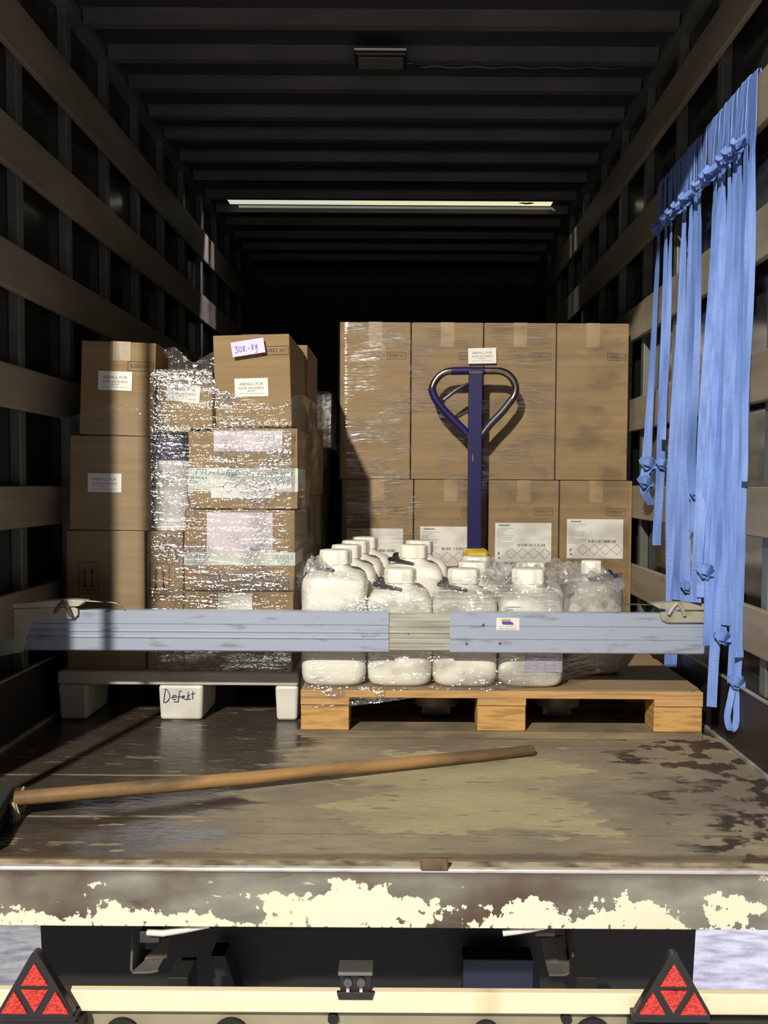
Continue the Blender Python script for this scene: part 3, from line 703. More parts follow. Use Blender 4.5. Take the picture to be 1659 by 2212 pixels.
def drum_handle(t, b, capr, ang, m='blackplastic'):
    """black swing handle: lug beside the neck and a tapering bar"""
    c_, s_ = math.cos(ang), math.sin(ang)
    def rr(x, y, z): return (x*c_-y*s_, x*s_+y*c_, z)
    mb = MB()
    mb.tube([rr(-.062, -.02, b+.004), rr(-.058, 0, b+.016), rr(-.055, .02, b+.010)], [.008, .013, .008], 8)
    mb.tube([rr(-.078, -.012, b+.006), rr(-.06, -.035, b+.006), rr(-.03, -.058, b+.001), rr(0.0, -.070, b-.004)], [.010, .009, .0075, .006], 8, flat=.8)
    mb.tube([rr(-.066, .015, b+.010), rr(-.045, .05, b+.006), rr(-.01, .066, b+.0)], [.009, .008, .006], 8, flat=.8)
    mb.build('carry_handle', m, t, smooth=True)
def clone(t, loc, rz, label):
    r_ = t.copy(); COL.objects.link(r_); r_.location = loc; r_.rotation_euler = (0, 0, rz); r_['label'] = label
    for ch in t.children:
        c_ = ch.copy(); COL.objects.link(c_); c_.parent = r_
        for g2 in ch.children:
            d_ = g2.copy(); COL.objects.link(d_); d_.parent = c_
    return r_
DZ = ZF+.149+.0005
tallh = at(728, 1187, 2.575).z-DZ; shorth = at(998, 1228, 2.575).z-DZ
tall, b_, c_ = make_drum(tallh); drum_handle(tall, b_, c_, R(0))
short, b2, c2 = make_drum(shorth); drum_handle(short, b2, c2, R(4))
def put(first, px, D, rz, label, py=1350):
    global used
    loc = (at(px, py, D).x, D, DZ)
    if first in used: return clone(first, loc, rz, label)
    used.append(first); first.location = loc; first.rotation_euler = (0, 0, rz); first['label'] = label; return first
used = []
put(tall, 725, 2.572, R(0), 'tall white drum at the front left corner of the pallet')
put(tall, 748, 2.782, R(2), 'second tall white drum back in the leftmost row')
put(tall, 768, 2.990, R(-2), 'third tall white drum back in the leftmost row')
put(tall, 788, 3.196, R(1), 'rearmost tall white drum of the leftmost row')
put(short, 864, 2.572, R(0), 'short white drum in front, second from the left')
put(tall, 892, 2.80, R(0), 'tall white drum with bare black handle in the middle of the load')
put(tall, 905, 3.008, R(2), 'tall white drum hidden behind the one with the bare black handle')
put(short, 1001, 2.572, R(0), 'short white drum in front, third from the left')
put(short, 1021, 2.80, R(1), 'short white drum, second in the row under the yellow pump cover')
put(short, 1028, 3.008, R(-1), 'short white drum nearest the yellow pump cover')
d4, b4, c4 = make_drum(shorth+.001, .0515); 
drum_handle(d4, b4, c4, R(-75)); d4.location = (at(1141, 1350, 2.572).x, 2.572, DZ); d4['label'] = 'short white drum in front with blue-grey print and lilac label, fourth from the left'
mb = MB(); 
for k, fr in enumerate((.9, .5, 1, .4, .7, .6, .9, .45)): mb.box(-.088, -.088+.055*fr, -.1005, -.0995, .245-k*.008, .2465-k*.008)
mb.build('side_print', mat('print_blue', (.35, .38, .5), .6), d4)
lb = B(-.025, .088, -.1003, -.0992, .05, .108).build('lilac_label', 'lilac', d4)
mb = MB()
for k in range(4): mb.box(-.02+k*.028, -.019+k*.028, -.1006, -.1003, .054, .104)
for k in range(3): mb.box(-.022, .085, -.1006, -.1003, .06+k*.018, .061+k*.018)
mb.build('label_grid', mat('print_violet', (.42, .35, .6), .6), lb)
clone(short, (at(1146, 1350, 2.80).x, 2.80, DZ), R(2), 'short white drum directly behind the drum with the lilac label')
d5, b5, c5 = make_drum(shorth+.012, .034, .183, 'bag'); drum_handle(d5, b5, c5, R(150)); d5.location = (at(1276, 1350, 2.74).x, 2.74, DZ)
d5['label'] = 'bagged pale drum standing apart at the right end of the load'
mb = MB()
for k in range(7): mb.box(.071, .084, -.088, -.0872, .20-k*.008, .2025-k*.008)
mb.build('side_print', 'ink', d5)

# ================================================================= FILM
def sheet(path, zlo, zhi, du=.012, dz=.012, amp=.003, fr=9., sub=None):
    """film following a plan path; zlo/zhi functions of arclength fraction"""
    pts = []; path = [Vector((*p, 0)) for p in path]; L = 0; acc = [0]
    for a, b in zip(path[:-1], path[1:]): L += (b-a).length; acc.append(L)
    nu = int(L/du)
    mb = MB(); nz_ = None
    for i in range(nu+1):
        s_ = L*i/nu; k = 0
        while k < len(path)-2 and s_ > acc[k+1]: k += 1
        a, b = path[k], path[k+1]; t_ = (s_-acc[k])/max(1e-6, (b-a).length); p_ = a.lerp(b, t_); d_ = (b-a).normalized(); nn = Vector((d_.y, -d_.x, 0))
        z0, z1 = zlo(p_.x, s_/L), zhi(p_.x, s_/L); nz_ = nz_ or max(4, int((z1-z0)/dz))
        pts.append([(p_+nn*(amp*(noise.noise(Vector((p_.x*fr, p_.y*fr, (z0+(z1-z0)*j/nz_)*fr*1.6)))+.4)))+Vector((0, 0, z0+(z1-z0)*j/nz_)) for j in range(nz_+1)])
    n = nz_+1
    for col in pts: mb.v += [tuple(q) for q in col]
    for i in range(nu):
        for j in range(nz_): mb.f.append([i*n+j, (i+1)*n+j, (i+1)*n+j+1, i*n+j+1])
    return mb
def lin(pairs):
    def f_(x, s_=0):
        if x <= pairs[0][0]: return pairs[0][1]
        for (a, u), (b, v) in zip(pairs[:-1], pairs[1:]):
            if x <= b: return u+(v-u)*(x-a)/(b-a)
        return pairs[-1][1]
    return f_
fy = SY-.012
def fp(px, py, D=fy): c_ = at(px, py, D); return (c_.x, c_.z)
# left stack
ft = thing('stretch_film', (-.73, fy, base), 'glinting clear stretch film wound around the cartons on the white pallet', 'film')
top = lin([fp(150, 900), fp(300, 860), fp(330, 800), fp(345, 797), fp(455, 797), fp(470, 840), fp(600, 880), fp(640, 850)])
xs_ = at(326, 1000, fy).x
sheet([(-1.125, 3.4), (-1.118, SY+.04), (-1.095, fy+.002), (xs_, fy+.002)], lambda x, s_: base-.012, lin([fp(150, 900), fp(255, 865), fp(330, 850)]), du=.015, dz=.015).build('film_wall', 'film_weak', ft, world=True, smooth=True)
sheet([(xs_, fy), (-.365, fy), (-.335, SY+.04), (-.322, 3.4)], lambda x, s_: base-.012, top, du=.012, dz=.012).build('film_wall', 'film', ft, world=True, smooth=True)
# thin film stretched up between the two top cartons
mb = sheet([(at(331, 760, fy).x, SY+.09), (at(464, 760, fy).x, SY+.09)], lin([fp(331, 810), fp(464, 806)]), lin([fp(331, 742), fp(360, 738), fp(400, 775), fp(464, 738)]), du=.008, dz=.008, amp=.012, fr=30)
mb.build('film_web', 'film_dark', ft, world=True, smooth=True)
# tall cartons
ft = thing('stretch_film', (0, TY-.01, zb0), 'clear stretch film drawn across the tall cartons behind the handle', 'film')
xa, xb = at(733, 900, TY).x, XR-.012
sheet([(xa-.006, TY+.38), (xa-.006, TY+.01), (xa+.004, TY-.008), (xb-.0, TY-.008), (xb+.002, TY+.02)], lambda x, s_: zb0+.02, lambda x, s_: zt-.004, du=.02, dz=.02, amp=.002, fr=6).build('film_wall', 'film_tall', ft, world=True, smooth=True)
# drums
fd = 2.464
ft = thing('stretch_film', (0, fd, DZ), 'clear stretch film pulled tight around the white drums', 'film')
def fq(px, py, D=fd): c_ = at(px, py, D); return (c_.x, c_.z)
ztop = lin([fq(655, 1212), fq(700, 1222), fq(790, 1250), fq(830, 1232), fq(940, 1250), fq(1070, 1240), fq(1110, 1250), fq(1215, 1262), fq(1335, 1250)])
zlow = lin([fq(650, 1532), fq(760, 1525), fq(900, 1507), fq(1060, 1496), fq(1215, 1470)])
xl_ = at(652, 1400, fd).x-.004
sheet([(xl_-.004, 3.2), (xl_, 2.50), (xl_+.016, fd), (at(1212, 1400, fd).x, fd), (at(1340, 1400, 2.64).x, 2.635), (at(1342, 1400, 2.7).x, 2.80)], zlow, ztop, du=.010, dz=.010, amp=.006, fr=12).build('film_wall', 'film_drums', ft, world=True, smooth=True)
def crumple(pts, wd, seed, name='film_tuft'):
    """loose bunched film: a noisy low mound of film over the shoulders"""
    random.seed(seed); a, b = Vector(pts[0]), Vector(pts[1]); n1, n2 = 46, 22; mb = MB()
    for i in range(n1+1):
        for j in range(n2+1):
            u, v = i/n1, j/n2; p_ = a.lerp(b, u)+Vector((0, (v-.15)*wd, 0))
            hh = .035*math.sin(math.pi*min(1, v*1.1))*(.5+.7*math.sin(math.pi*u)**.5)
            q_ = Vector((p_.x*26, p_.y*26, seed))
            mb.v.append((p_.x+.012*noise.noise(q_+Vector((9, 0, 0))), p_.y, p_.z+hh+.035*noise.noise(q_)+.018*noise.noise(q_*2.7)))
    for i in range(n1):
        for j in range(n2): k = i*(n2+1)+j; mb.f.append([k, k+n2+1, k+n2+2, k+1])
    mb.build(name, 'film_crumple', ft, world=True, smooth=True)
crumple([at(1045, 1262, 2.56), at(1345, 1262, 2.62)], .42, 5)
crumple([at(655, 1240, 2.5), at(720, 1240, 2.5)], .20, 8)
crumple([at(1030, 1250, 2.7), at(1110, 1250, 2.7)], .22, 11)

# ================================================================= PALLET JACK
JY = 3.365
jx = at(1026, 1000, JY).x
jk = thing('pallet_jack', (jx, JY, ZF), 'dark blue pallet jack with looped handle, its forks under the drum pallet', 'pallet jack')
a, b = at(1010.5, 1000, JY).x, at(1040.5, 1000, JY).x
zt_, zb_ = at(1026, 797, JY).z, at(1026, 1190, JY).z
tl = B(a, b, JY-.016, JY+.016, zb_, zt_).build('tiller_bar', 'jackblue', jk, world=True, bevel=.004)
c = at(1021, 990, JY-.0165); B(c.x-.0025, c.x+.0035, JY-.0168, JY-.0155, c.z-.012, c.z+.014).build('slot_mark', 'ink', tl, world=True)
def smooth_path(P, n=8):
    out = []
    P = [P[0]]+P+[P[-1]]
    for i in range(1, len(P)-2):
        for k in range(n):
            t_ = k/n; a_, b_, c_, d_ = [Vector(q) for q in P[i-1:i+3]]
            out.append(.5*((2*b_)+(c_-a_)*t_+(2*a_-5*b_+4*c_-d_)*t_*t_+(3*b_-a_-3*c_+d_)*t_*t_*t_))
    out.append(Vector(P[-1])); return out
def jp(pts): return smooth_path([at(x, y, JY) for x, y in pts], 7)
rt_ = .0148
MB().tube(jp([(1022, 801), (1055, 801), (1085, 803), (1105, 816), (1114, 838), (1108, 860), (1085, 889), (1060, 915), (1036, 944)]), rt_, 14).build('handle_loop', 'chrome', jk, world=True, smooth=True)
MB().tube(jp([(1022, 801), (995, 801), (965, 803), (946, 815), (934, 838), (941, 862), (962, 889), (988, 915), (1014, 942)]), rt_, 14).build('handle_loop', 'chrome', jk, world=True, smooth=True)
MB().tube(jp([(1048, 801), (1010, 801), (975, 801.6)]), rt_+.0012, 14).build('grip_sleeve', 'jackblue', jk, world=True, smooth=True)
MB().tube(jp([(932, 838), (941, 862), (962, 889), (988, 915), (1012, 940)]), rt_+.0012, 14).build('grip_sleeve', 'jackblue', jk, world=True, smooth=True)
MB().tube(jp([(1106, 862), (1085, 889), (1060, 915), (1040, 940)]), rt_+.0010, 14).build('grip_sleeve', 'darktube', jk, world=True, smooth=True)
MB().tube([at(1012, 828, JY-.01), at(985, 843, JY-.02), at(958, 864, JY-.02)], [.006, .008, .007], 8).build('control_lever', 'darktube', jk, world=True, smooth=True)
MB().tube([at(1012, 888, JY), at(990, 900, JY+.01)], [.006, .006], 8).build('control_lever', 'darktube', jk, world=True, smooth=True)
B(a-.0, b+.0, JY-.019, JY-.016, zt_-.022, zt_-.010).build('weld_plate', 'chrome', jk, world=True, bevel=.001)
# pump
cz = at(1028, 1195, JY).z; cxx = at(1028, 1195, JY).x
MB().rings([[(cxx+x*k_, JY+y_*k_, z_) for x, y_ in ((-.05, -.05), (-.035, -.07), (.035, -.07), (.05, -.05), (.05, .05), (.035, .07), (-.035, .07), (-.05, .05))] for z_, k_ in ((cz-.022, 1.05), (cz+.004, 1.0), (cz+.02, .72))]).build('pump_cover', 'yellow', jk, world=True, bevel=.004)
MB().tube([(cxx, JY, -.60), (cxx, JY, cz-.022)], .036, 18).build('pump_body', 'jackblue', jk, world=True, smooth=True)
B(cxx-.27, cxx+.27, JY-.05, JY+.05, -.695, -.645).build('fork_yoke', 'jackblue', jk, world=True, bevel=.006)
for s_ in (-1, 1):
    x_ = cxx+s_*.060
    MB().tube([(x_-.025, JY+.03, ZF+.09), (x_+.025, JY+.03, ZF+.09)], .0895, 22).build('steer_wheel', 'roller', jk, world=True, smooth=True)
for px_ in (943, 1208):
    x_ = at(px_, 1550, 2.62).x; w_ = .078
    zt2, zb2 = ZF+.098, ZF+.052
    tip = [(x_-w_, JY-.05), (x_-w_, 2.68), (x_-w_*.8, 2.625), (x_-w_*.35, 2.60), (x_+w_*.35, 2.60), (x_+w_*.8, 2.625), (x_+w_, 2.68), (x_+w_, JY-.05)]
    mb = MB(); n = len(tip)
    mb.add([(p_[0]*1+0, p_[1], zb2) for p_ in tip]+[(p_[0], p_[1], zt2) for p_ in tip], [list(range(n)), list(range(2*n-1, n-1, -1))]+[(i, i+n, (i+1) % n+n, (i+1) % n) for i in range(n)])
    fk = mb.build('fork', 'fork', jk, world=True, bevel=.008)
    MB().tube([(x_-.036, 2.70, ZF+.0385), (x_+.036, 2.70, ZF+.0385)], .038, 18).build('load_roller', 'roller', fk, world=True, smooth=True)
    B(x_-.045, x_-.036, 2.66, 2.80, ZF+.02, ZF+.06).build('roller_frame', 'fork', fk, world=True)
    B(x_+.036, x_+.045, 2.66, 2.80, ZF+.02, ZF+.06).build('roller_frame', 'fork', fk, world=True)

# ================================================================= LOAD BAR
BY = 2.42
bar = thing('load_bar', (0, BY, at(840, 1410, BY).z), 'blue-grey aluminium load bar spanning both walls in front of the pallets', 'bar')
def barsect(x0, x1, zt, zb, yf, yb, grooves, name, m):
    P_ = [(yb, zb), (yf+.004, zb), (yf, zb+.004)]
    for g0, kind in grooves:
        z_ = zb+(zt-zb)*g0
        if kind == 'v': P_ += [(yf, z_-.0018), (yf+.003, z_), (yf, z_+.0018)]
        else: P_ += [(yf, z_-.004), (yf-.0025, z_-.001), (yf-.0025, z_+.001), (yf, z_+.004)]
    P_ += [(yf, zt-.004), (yf+.004, zt), (yb, zt)]
    return MB().prismx(P_, x0, x1).build(name, m, bar, world=True)
z0, z1 = at(840, 1410, BY).z, at(840, 1322, BY).z
xm0, xm1 = at(840, 1360, BY).x, at(972, 1360, BY).x
barsect(XL+.022, xm0, z1, z0, BY, BY+.032, ((.35, 'r'), (.50, 'r'), (.67, 'v')), 'outer_tube', 'baralu')
barsect(xm1, XR-.022, z1, z0, BY, BY+.032, ((.34, 'v'), (.66, 'v')), 'outer_tube', 'baralu')
barsect(xm0-.15, xm1+.15, z1-.006, z0+.004, BY+.004, BY+.030, ((.2, 'v'), (.35, 'v'), (.5, 'r'), (.65, 'v'), (.8, 'v')), 'inner_tube', 'barraw')
for px_, py_ in ((882, 1368), (1044, 1350), (1008, 1391), (1080, 1390)):
    c = at(px_, py_, BY); yy = BY+.0005 if px_ != 882 else BY+.0045
    MB().tube([(c.x, yy-.0015, c.z), (c.x, yy+.001, c.z)], .0042, 10).build('rivet', 'wire', bar, world=True, smooth=True)
# scraped patch
c = at(790, 1370, BY)
mb = MB(); random.seed(3)
for k in range(22):
    x_, z_ = c.x+random.uniform(-.03, .03), c.z+random.uniform(-.008, .008); mb.strokes([[(x_, z_), (x_+random.uniform(.005, .02), z_+random.uniform(-.003, .003))]], BY-.0004, .0009)
mb.build('scratches', 'latch', bar, world=True)
# sticker with van
c = at(1097, 1348, BY); w_, h_ = .067, .036
stk = B(c.x-w_/2, c.x+w_/2, BY-.0009, BY-.0001, c.z-h_/2, c.z+h_/2).build('sticker', 'paper', bar, world=True)
van = MB().prism([(c.x-.018, c.z+.001), (c.x-.016, c.z+.008), (c.x+.008, c.z+.008), (c.x+.016, c.z+.003), (c.x+.017, c.z-.002), (c.x-.012, c.z-.002)], BY-.0012, BY-.0009).build('van_picture', 'blueink', stk, world=True)
MB().prism([(c.x-.021, c.z+.008), (c.x-.018, c.z+.015), (c.x+.007, c.z+.015), (c.x+.009, c.z+.008)], BY-.0012, BY-.0009).build('van_picture', 'gold', stk, world=True)
mb = MB(); put_text(mb, '(279) 048 88 77', c.x-.025, c.z-.0095, .050, .0045, BY-.0012); put_text(mb, '8600 Wiesendorf', c.x-.025, c.z-.0160, .050, .0045, BY-.0012)
mb.build('sticker_print', 'ink', stk, world=True)
# end latches
def latch(side):
    s_ = -1 if side == 'L' else 1
    m_ = 'latchclean' if side == 'L' else 'latch'
    P_ = (lambda x, y: (at(x, y, BY-.006).x, at(x, y, BY-.006).z))
    if side == 'L':
        body = [P_(*q_) for q_ in ((30, 1315), (160, 1311), (169, 1316), (169, 1328), (160, 1337), (90, 1338), (70, 1345), (58, 1370), (50, 1408), (-40, 1425), (-40, 1315))]
    else:
        body = [P_(*q_) for q_ in ((1427, 1322), (1552, 1320), (1552, 1345), (1440, 1345), (1430, 1340), (1426, 1332))]
    pl = MB().prism(body, BY-.010, BY-.002).build('end_plate', m_, bar, world=True, bevel=.002)
    # flat lever with wire tail
    if side == 'L':
        lev = [P_(*q_) for q_ in ((10, 1304), (60, 1301), (145, 1294), (189, 1297), (172, 1309), (100, 1312), (10, 1313))]
        wire = smooth_path([at(x, y, BY-.01) for x, y in ((185, 1298), (215, 1300), (245, 1302), (258, 1307), (266, 1313))], 5)
        claws = (((139, 1298), (128, 1310), (118, 1324)), ((140, 1298), (147, 1315), (155, 1332)))
    else:
        lev = [P_(*q_) for q_ in ((1402, 1303), (1455, 1300), (1552, 1306), (1552, 1318), (1450, 1316), (1422, 1314))]
        wire = smooth_path([at(x, y, BY-.01) for x, y in ((1415, 1307), (1390, 1306), (1345, 1305.5), (1333, 1308), (1328, 1314))], 5)
        claws = (((1462, 1303), (1452, 1314), (1444, 1328)), ((1466, 1303), (1474, 1314), (1479, 1330)))
    MB().prism(lev, BY-.016, BY+.02).build('lever', m_, bar, world=True, bevel=.002)
    MB().tube(wire, .0022, 8).build('wire_tail', 'wire', bar, world=True, smooth=True)
    for cl_ in claws:
        MB().tube([at(x, y, BY-.016) for x, y in cl_], [.007, .006, .005], 8).build('claw', m_ if side == 'R' else 'wire', bar, world=True, smooth=True)
latch('L'); latch('R')

# ================================================================= STRAPS
def strap(pts, w_px, label, yaw=(70, 15), top=True, knot=None, seed=0, loop=False):
    random.seed(seed)
    rz = (.965, 1.112)
    x0 = pts[0][0]
    Xw = .922
    D = .955*F/(x0-PX)
    t = thing('webbing_strap', (Xw, D, at(pts[-1][0], pts[-1][1], D).z), label, 'strap', 'blue straps hanging on the right wall rail')
    P_ = []
    Dn = min(D, 2.388-.006*(seed-8)) if x0 > 1540 else D      # the near group hangs out in front of the load bar
    hang = [at(x, y, D+(Dn-D)*max(0, min(1, (y-420)/800))) for x, y in pts]
    for h_ in hang: h_.x = min(h_.x, XR-.007)
    body = smooth_path(hang, 10)
    half = w_px/2*D/F
    tops = [Vector((XR+.006, D, rz[1]-.03)), Vector((XR-.001, D, rz[1]+.006)), Vector((XR-.010, D, rz[1]+.004)), Vector((XR-.010, D, (rz[0]+rz[1])/2)), Vector((XR-.010, D, rz[0]+.01))]
    if not top: tops = []
    path = tops+body; n = len(path); dirs = []; wd = []
    for i, p_ in enumerate(path):
        if i < len(tops): a_ = 90; h_ = .014
        else:
            f_ = (i-len(tops))/max(1, len(body)-1); a_ = yaw[0]+(yaw[1]-yaw[0])*min(1, f_*2.2)+14*math.sin(f_*7+seed)
            a_ += 22*math.sin(seed*2.4)*min(1, f_*3)
            h_ = half*(.42+.58*min(1, f_*2.0))/max(.5, abs(math.cos(R(a_-21))))*1.06
            h_ = min(h_, .024)
            h_ *= .75 if f_ < .06 and top else 1
            p_.y += .006*math.sin(f_*11+seed*2); 
        dirs.append((math.cos(R(a_)), -math.sin(R(a_)), 0)); wd.append(h_)
    MB().ribbon(path, dirs, wd).build('webbing', 'strap', t, world=True)
    if knot:
        for ky, ks in knot:
            k_ = min(range(len(body)), key=lambda i: abs(body[i].z-at(x0, ky, D).z)); c = body[k_]
            r_ = ks*D/F
            P2 = [c+Vector((r_*math.cos(a2)*(.9+.3*math.sin(a2*3)), -.012-.006*math.sin(a2*2), r_*.9*math.sin(a2))) for a2 in [2*math.pi*i/16 for i in range(20)]]
            MB().ribbon(P2, [(0.5, .6, .2)]*len(P2), [.010]*len(P2), .004).build('knot', 'strap', t, world=True)
            P3 = smooth_path([c+Vector((-r_*1.2, -.015, r_*.5)), c+Vector((0, -.03, 0)), c+Vector((r_*1.2, -.012, -r_*.6)), c+Vector((r_*.6, -.01, -r_*1.8))], 5)
            MB().ribbon(P3, [(.3, -.3, 1)]*len(P3), [.012]*len(P3), .004).build('knot', 'strap', t, world=True)
    if loop:
        c = body[-1]; P4 = smooth_path([c+Vector((0, -.004, .01)), c+Vector((-.012, -.01, -.04)), c+Vector((-.020, -.01, -.09)), c+Vector((-.012, -.012, -.125)), c+Vector((.002, -.012, -.115)), c+Vector((.006, -.01, -.07)), c+Vector((.004, -.005, -.01))], 6)
        MB().ribbon(P4, [(.8, -.6, 0)]*len(P4), [.009]*len(P4), .004).build('end_loop', 'strap', t, world=True)
    return t
SP = [
 ([(1426, 520), (1413, 700), (1405, 850), (1400, 960), (1396, 1000), (1390, 1055), (1408, 1090)], 17, 'leftmost blue strap, knotted into a bunch beside the tall cartons', dict(knot=((1000, 13), (1040, 12)), seed=1)),
 ([(1440, 500), (1436, 700), (1430, 900), (1426, 1000), (1422, 1100), (1419, 1178)], 16, 'second blue strap from the left, tapering to a point at label height', dict(knot=((1000, 9),), seed=2)),
 ([(1452, 510), (1447, 620), (1440, 760), (1436, 860), (1431, 950)], 12, 'short blue strap of the leftmost group, ending beside its knots', dict(seed=3)),
 ([(1482, 470), (1472, 650), (1461, 850), (1453, 1050), (1452, 1200), (1450, 1330), (1448, 1442)], 24, 'blue strap of the middle group whose end shows below the load bar', dict(seed=4)),
 ([(1494, 460), (1488, 650), (1478, 850), (1472, 1050), (1468, 1200), (1460, 1296)], 20, 'blue strap of the middle group, ending just above the bar latch', dict(seed=5)),
 ([(1504, 440), (1499, 650), (1490, 850), (1486, 1000), (1482, 1180), (1480, 1302)], 20, 'blue strap in the middle of the middle group, down to the latch claw', dict(knot=((1265, 10),), seed=6)),
 ([(1514, 430), (1508, 650), (1500, 850), (1494, 980), (1500, 1080), (1497, 1150)], 17, 'blue strap at the right of the middle group, knotted above its end', dict(knot=((1060, 11),), seed=7)),
 ([(1546, 410), (1538, 600), (1524, 850), (1514, 1050), (1507, 1200), (1504, 1302)], 20, 'leftmost blue strap of the big near group, ending above the bar', dict(seed=8)),
 ([(1556, 400), (1550, 600), (1538, 850), (1528, 1050), (1522, 1180), (1516, 1290)], 20, 'blue strap of the big near group with a small side knot', dict(knot=((1215, 12),), seed=9)),
 ([(1566, 390), (1560, 600), (1548, 850), (1540, 1100), (1534, 1300), (1531, 1394)], 23, 'blue strap of the big near group, cut square over the bar end', dict(seed=10)),
 ([(1577, 370), (1571, 600), (1561, 850), (1553, 1100), (1547, 1300), (1541, 1440), (1539, 1528)], 19, 'pale blue strap hanging lowest with a straight square end', dict(seed=11)),
 ([(1588, 350), (1584, 600), (1575, 850), (1566, 1100), (1558, 1280), (1554, 1372)], 26, 'broad blue strap in the middle of the big near group', dict(seed=12, knot=((1385, 11),))),
 ([(1600, 340), (1594, 600), (1585, 850), (1577, 1080), (1571, 1260), (1566, 1350)], 22, 'blue strap right of centre in the big near group', dict(seed=13)),
 ([(1612, 330), (1606, 600), (1599, 850), (1594, 1100), (1590, 1300), (1590, 1400), (1591, 1480)], 26, 'long blue strap tied off into a hanging loop near the floor', dict(seed=14, loop=True, knot=((1468, 12),))),
 ([(1622, 320), (1617, 500), (1611, 750), (1604, 1000), (1600, 1250), (1596, 1420)], 17, 'blue strap second from the rear door', dict(seed=15)),
 ([(1631, 310), (1628, 450), (1619, 700), (1611, 900), (1606, 1040)], 12, 'thin blue strap nearest the rear door, edge on', dict(seed=16)),
]
for pts, w_, lab, kw in SP: strap(pts, w_, lab, **kw)
# extra windings over the rail, and the bunched turns under it
def winding(px, seed, label):
    p_ = onwall(px, 300, .93); D = p_.y; random.seed(seed)
    t = thing('webbing_strap', (XR-.02, D, .965), label, 'strap', 'blue windings over the right wall rail')
    sl_ = random.uniform(-.02, .02)
    path = smooth_path([Vector((XR+.004, D, 1.09)), Vector((XR-.002, D, 1.119)), Vector((XR-.014, D, 1.112)), Vector((XR-.016, D+sl_*.5, 1.03)), Vector((XR-.018, D+sl_, .965)), Vector((XR-.012, D+sl_*1.4, .945)), Vector((XR+.01, D+sl_*1.5, .958))], 5)
    n = len(path); MB().ribbon(path, [(0.15*math.sin(i*.4+seed), 1, 0) for i in range(n)], [.0135+.004*math.sin(seed+i*.3) for i in range(n)], .003).build('winding', 'strap', t, world=True)
    c = Vector((XR-.03, D+sl_, .948))
    P2 = smooth_path([c+Vector((.01, -.022, .012)), c+Vector((-.012, -.008, -.004)), c+Vector((-.016, .008, .010)), c+Vector((.0, .020, -.012)), c+Vector((.012, .0, -.02))], 6)
    if seed % 3 < 1.5: MB().ribbon(P2, [(.5, .2*math.sin(seed), .8)]*len(P2), [.009+.003*math.sin(seed*3)]*len(P2), .004).build('knot', 'strap', t, world=True)
wx = [1447, 1457, 1467, 1477, 1486, 1494, 1502, 1511, 1519, 1543, 1553, 1562, 1571, 1580, 1589, 1598, 1607, 1615, 1623, 1630]
for i, x in enumerate([x-16 for x in wx]):
    o_ = ('first', 'second', 'third', 'fourth', 'fifth', 'sixth', 'seventh', 'eighth', 'ninth', 'tenth', 'eleventh')
    if x < 1514: lab = o_[i]+' blue winding over the rail, counted from the far end of the middle strap group'
    else: lab = o_[i-9]+' blue winding over the rail, counted from the far end of the big near group'
    winding(x+1, i*1.7+1, lab)

# ================================================================= BROOM
br = thing('broom', (-.93, 1.95, ZF), 'long wooden broom lying across the floor, dark head by the left wall', 'broom')
pa = at(30, 1725, 1.85); pb = fl(1150, 1620, ZF+.017)
pa = Vector((pa.x, pa.y, pa.z))
nn_ = [pa.lerp(pb, i/12)+Vector((0, 0, -.004*math.sin(math.pi*i/12))) for i in range(13)]
rs = [.0165]*5+[.0160]*3+[.0152]*3+[.0148, .0138]
MB().tube(nn_+[pb+(pb-pa).normalized()*.004], rs+[.009], 14).build('broom_stick', 'broomwood', br, world=True, smooth=True)
hd = Vector((-.22, .97, 0)).normalized(); hc = pa+Vector((-.035, .02, -.008))
def hb(u0, u1, v0, v1, z0, z1):
    pd = Vector((hd.y, -hd.x, 0)); mb = MB(); P_ = []
    for z_ in (z0, z1):
        for u, v in ((u0, v0), (u0, v1), (u1, v1), (u1, v0)): P_.append(tuple(hc+hd*u+pd*v+Vector((0, 0, z_))))
    return mb.add(P_, [(0, 1, 2, 3), (7, 6, 5, 4), (0, 4, 5, 1), (1, 5, 6, 2), (2, 6, 7, 3), (3, 7, 4, 0)])
hb(-.24, .03, -.035, .022, -.012, .022).build('broom_head', 'bristle', br, world=True, bevel=.008)
fz = ZF+.002
random.seed(4); mb = MB()
for k in range(120):
    u, v = random.uniform(-.23, .02), random.uniform(-.032, .02)
    a_ = hc+hd*u+Vector((hd.y, -hd.x, 0))*v; b_ = a_+Vector((random.uniform(-.01, .02), random.uniform(-.02, .01), 0)); b_.z = fz; a_.z = hc.z-.01
    mb.tube([a_, b_], [.004, .003], 5)
o = mb.build('bristles', 'bristle', br, world=True); tag(o, kind='stuff')
mb = MB()
for k in range(60):
    u = random.uniform(-.045, -.02) if k % 2 else random.uniform(-.045, .06); v = random.uniform(.02, .036) if k % 2 else .032
    a_ = hc+hd*u+Vector((hd.y, -hd.x, 0))*v; b_ = a_+Vector((random.uniform(-.006, .012), random.uniform(-.014, .004), 0)); b_.z = hc.z-.055+random.uniform(-.012, .01); a_.z = hc.z+.004
    mb.tube([a_, (a_+b_)/2+Vector((.004, 0, 0)), b_], [.0022, .0022, .0014], 4)
o = mb.build('frayed_bristles', 'bristlew', br, world=True); tag(o, 'pale frayed bristles', kind='stuff')

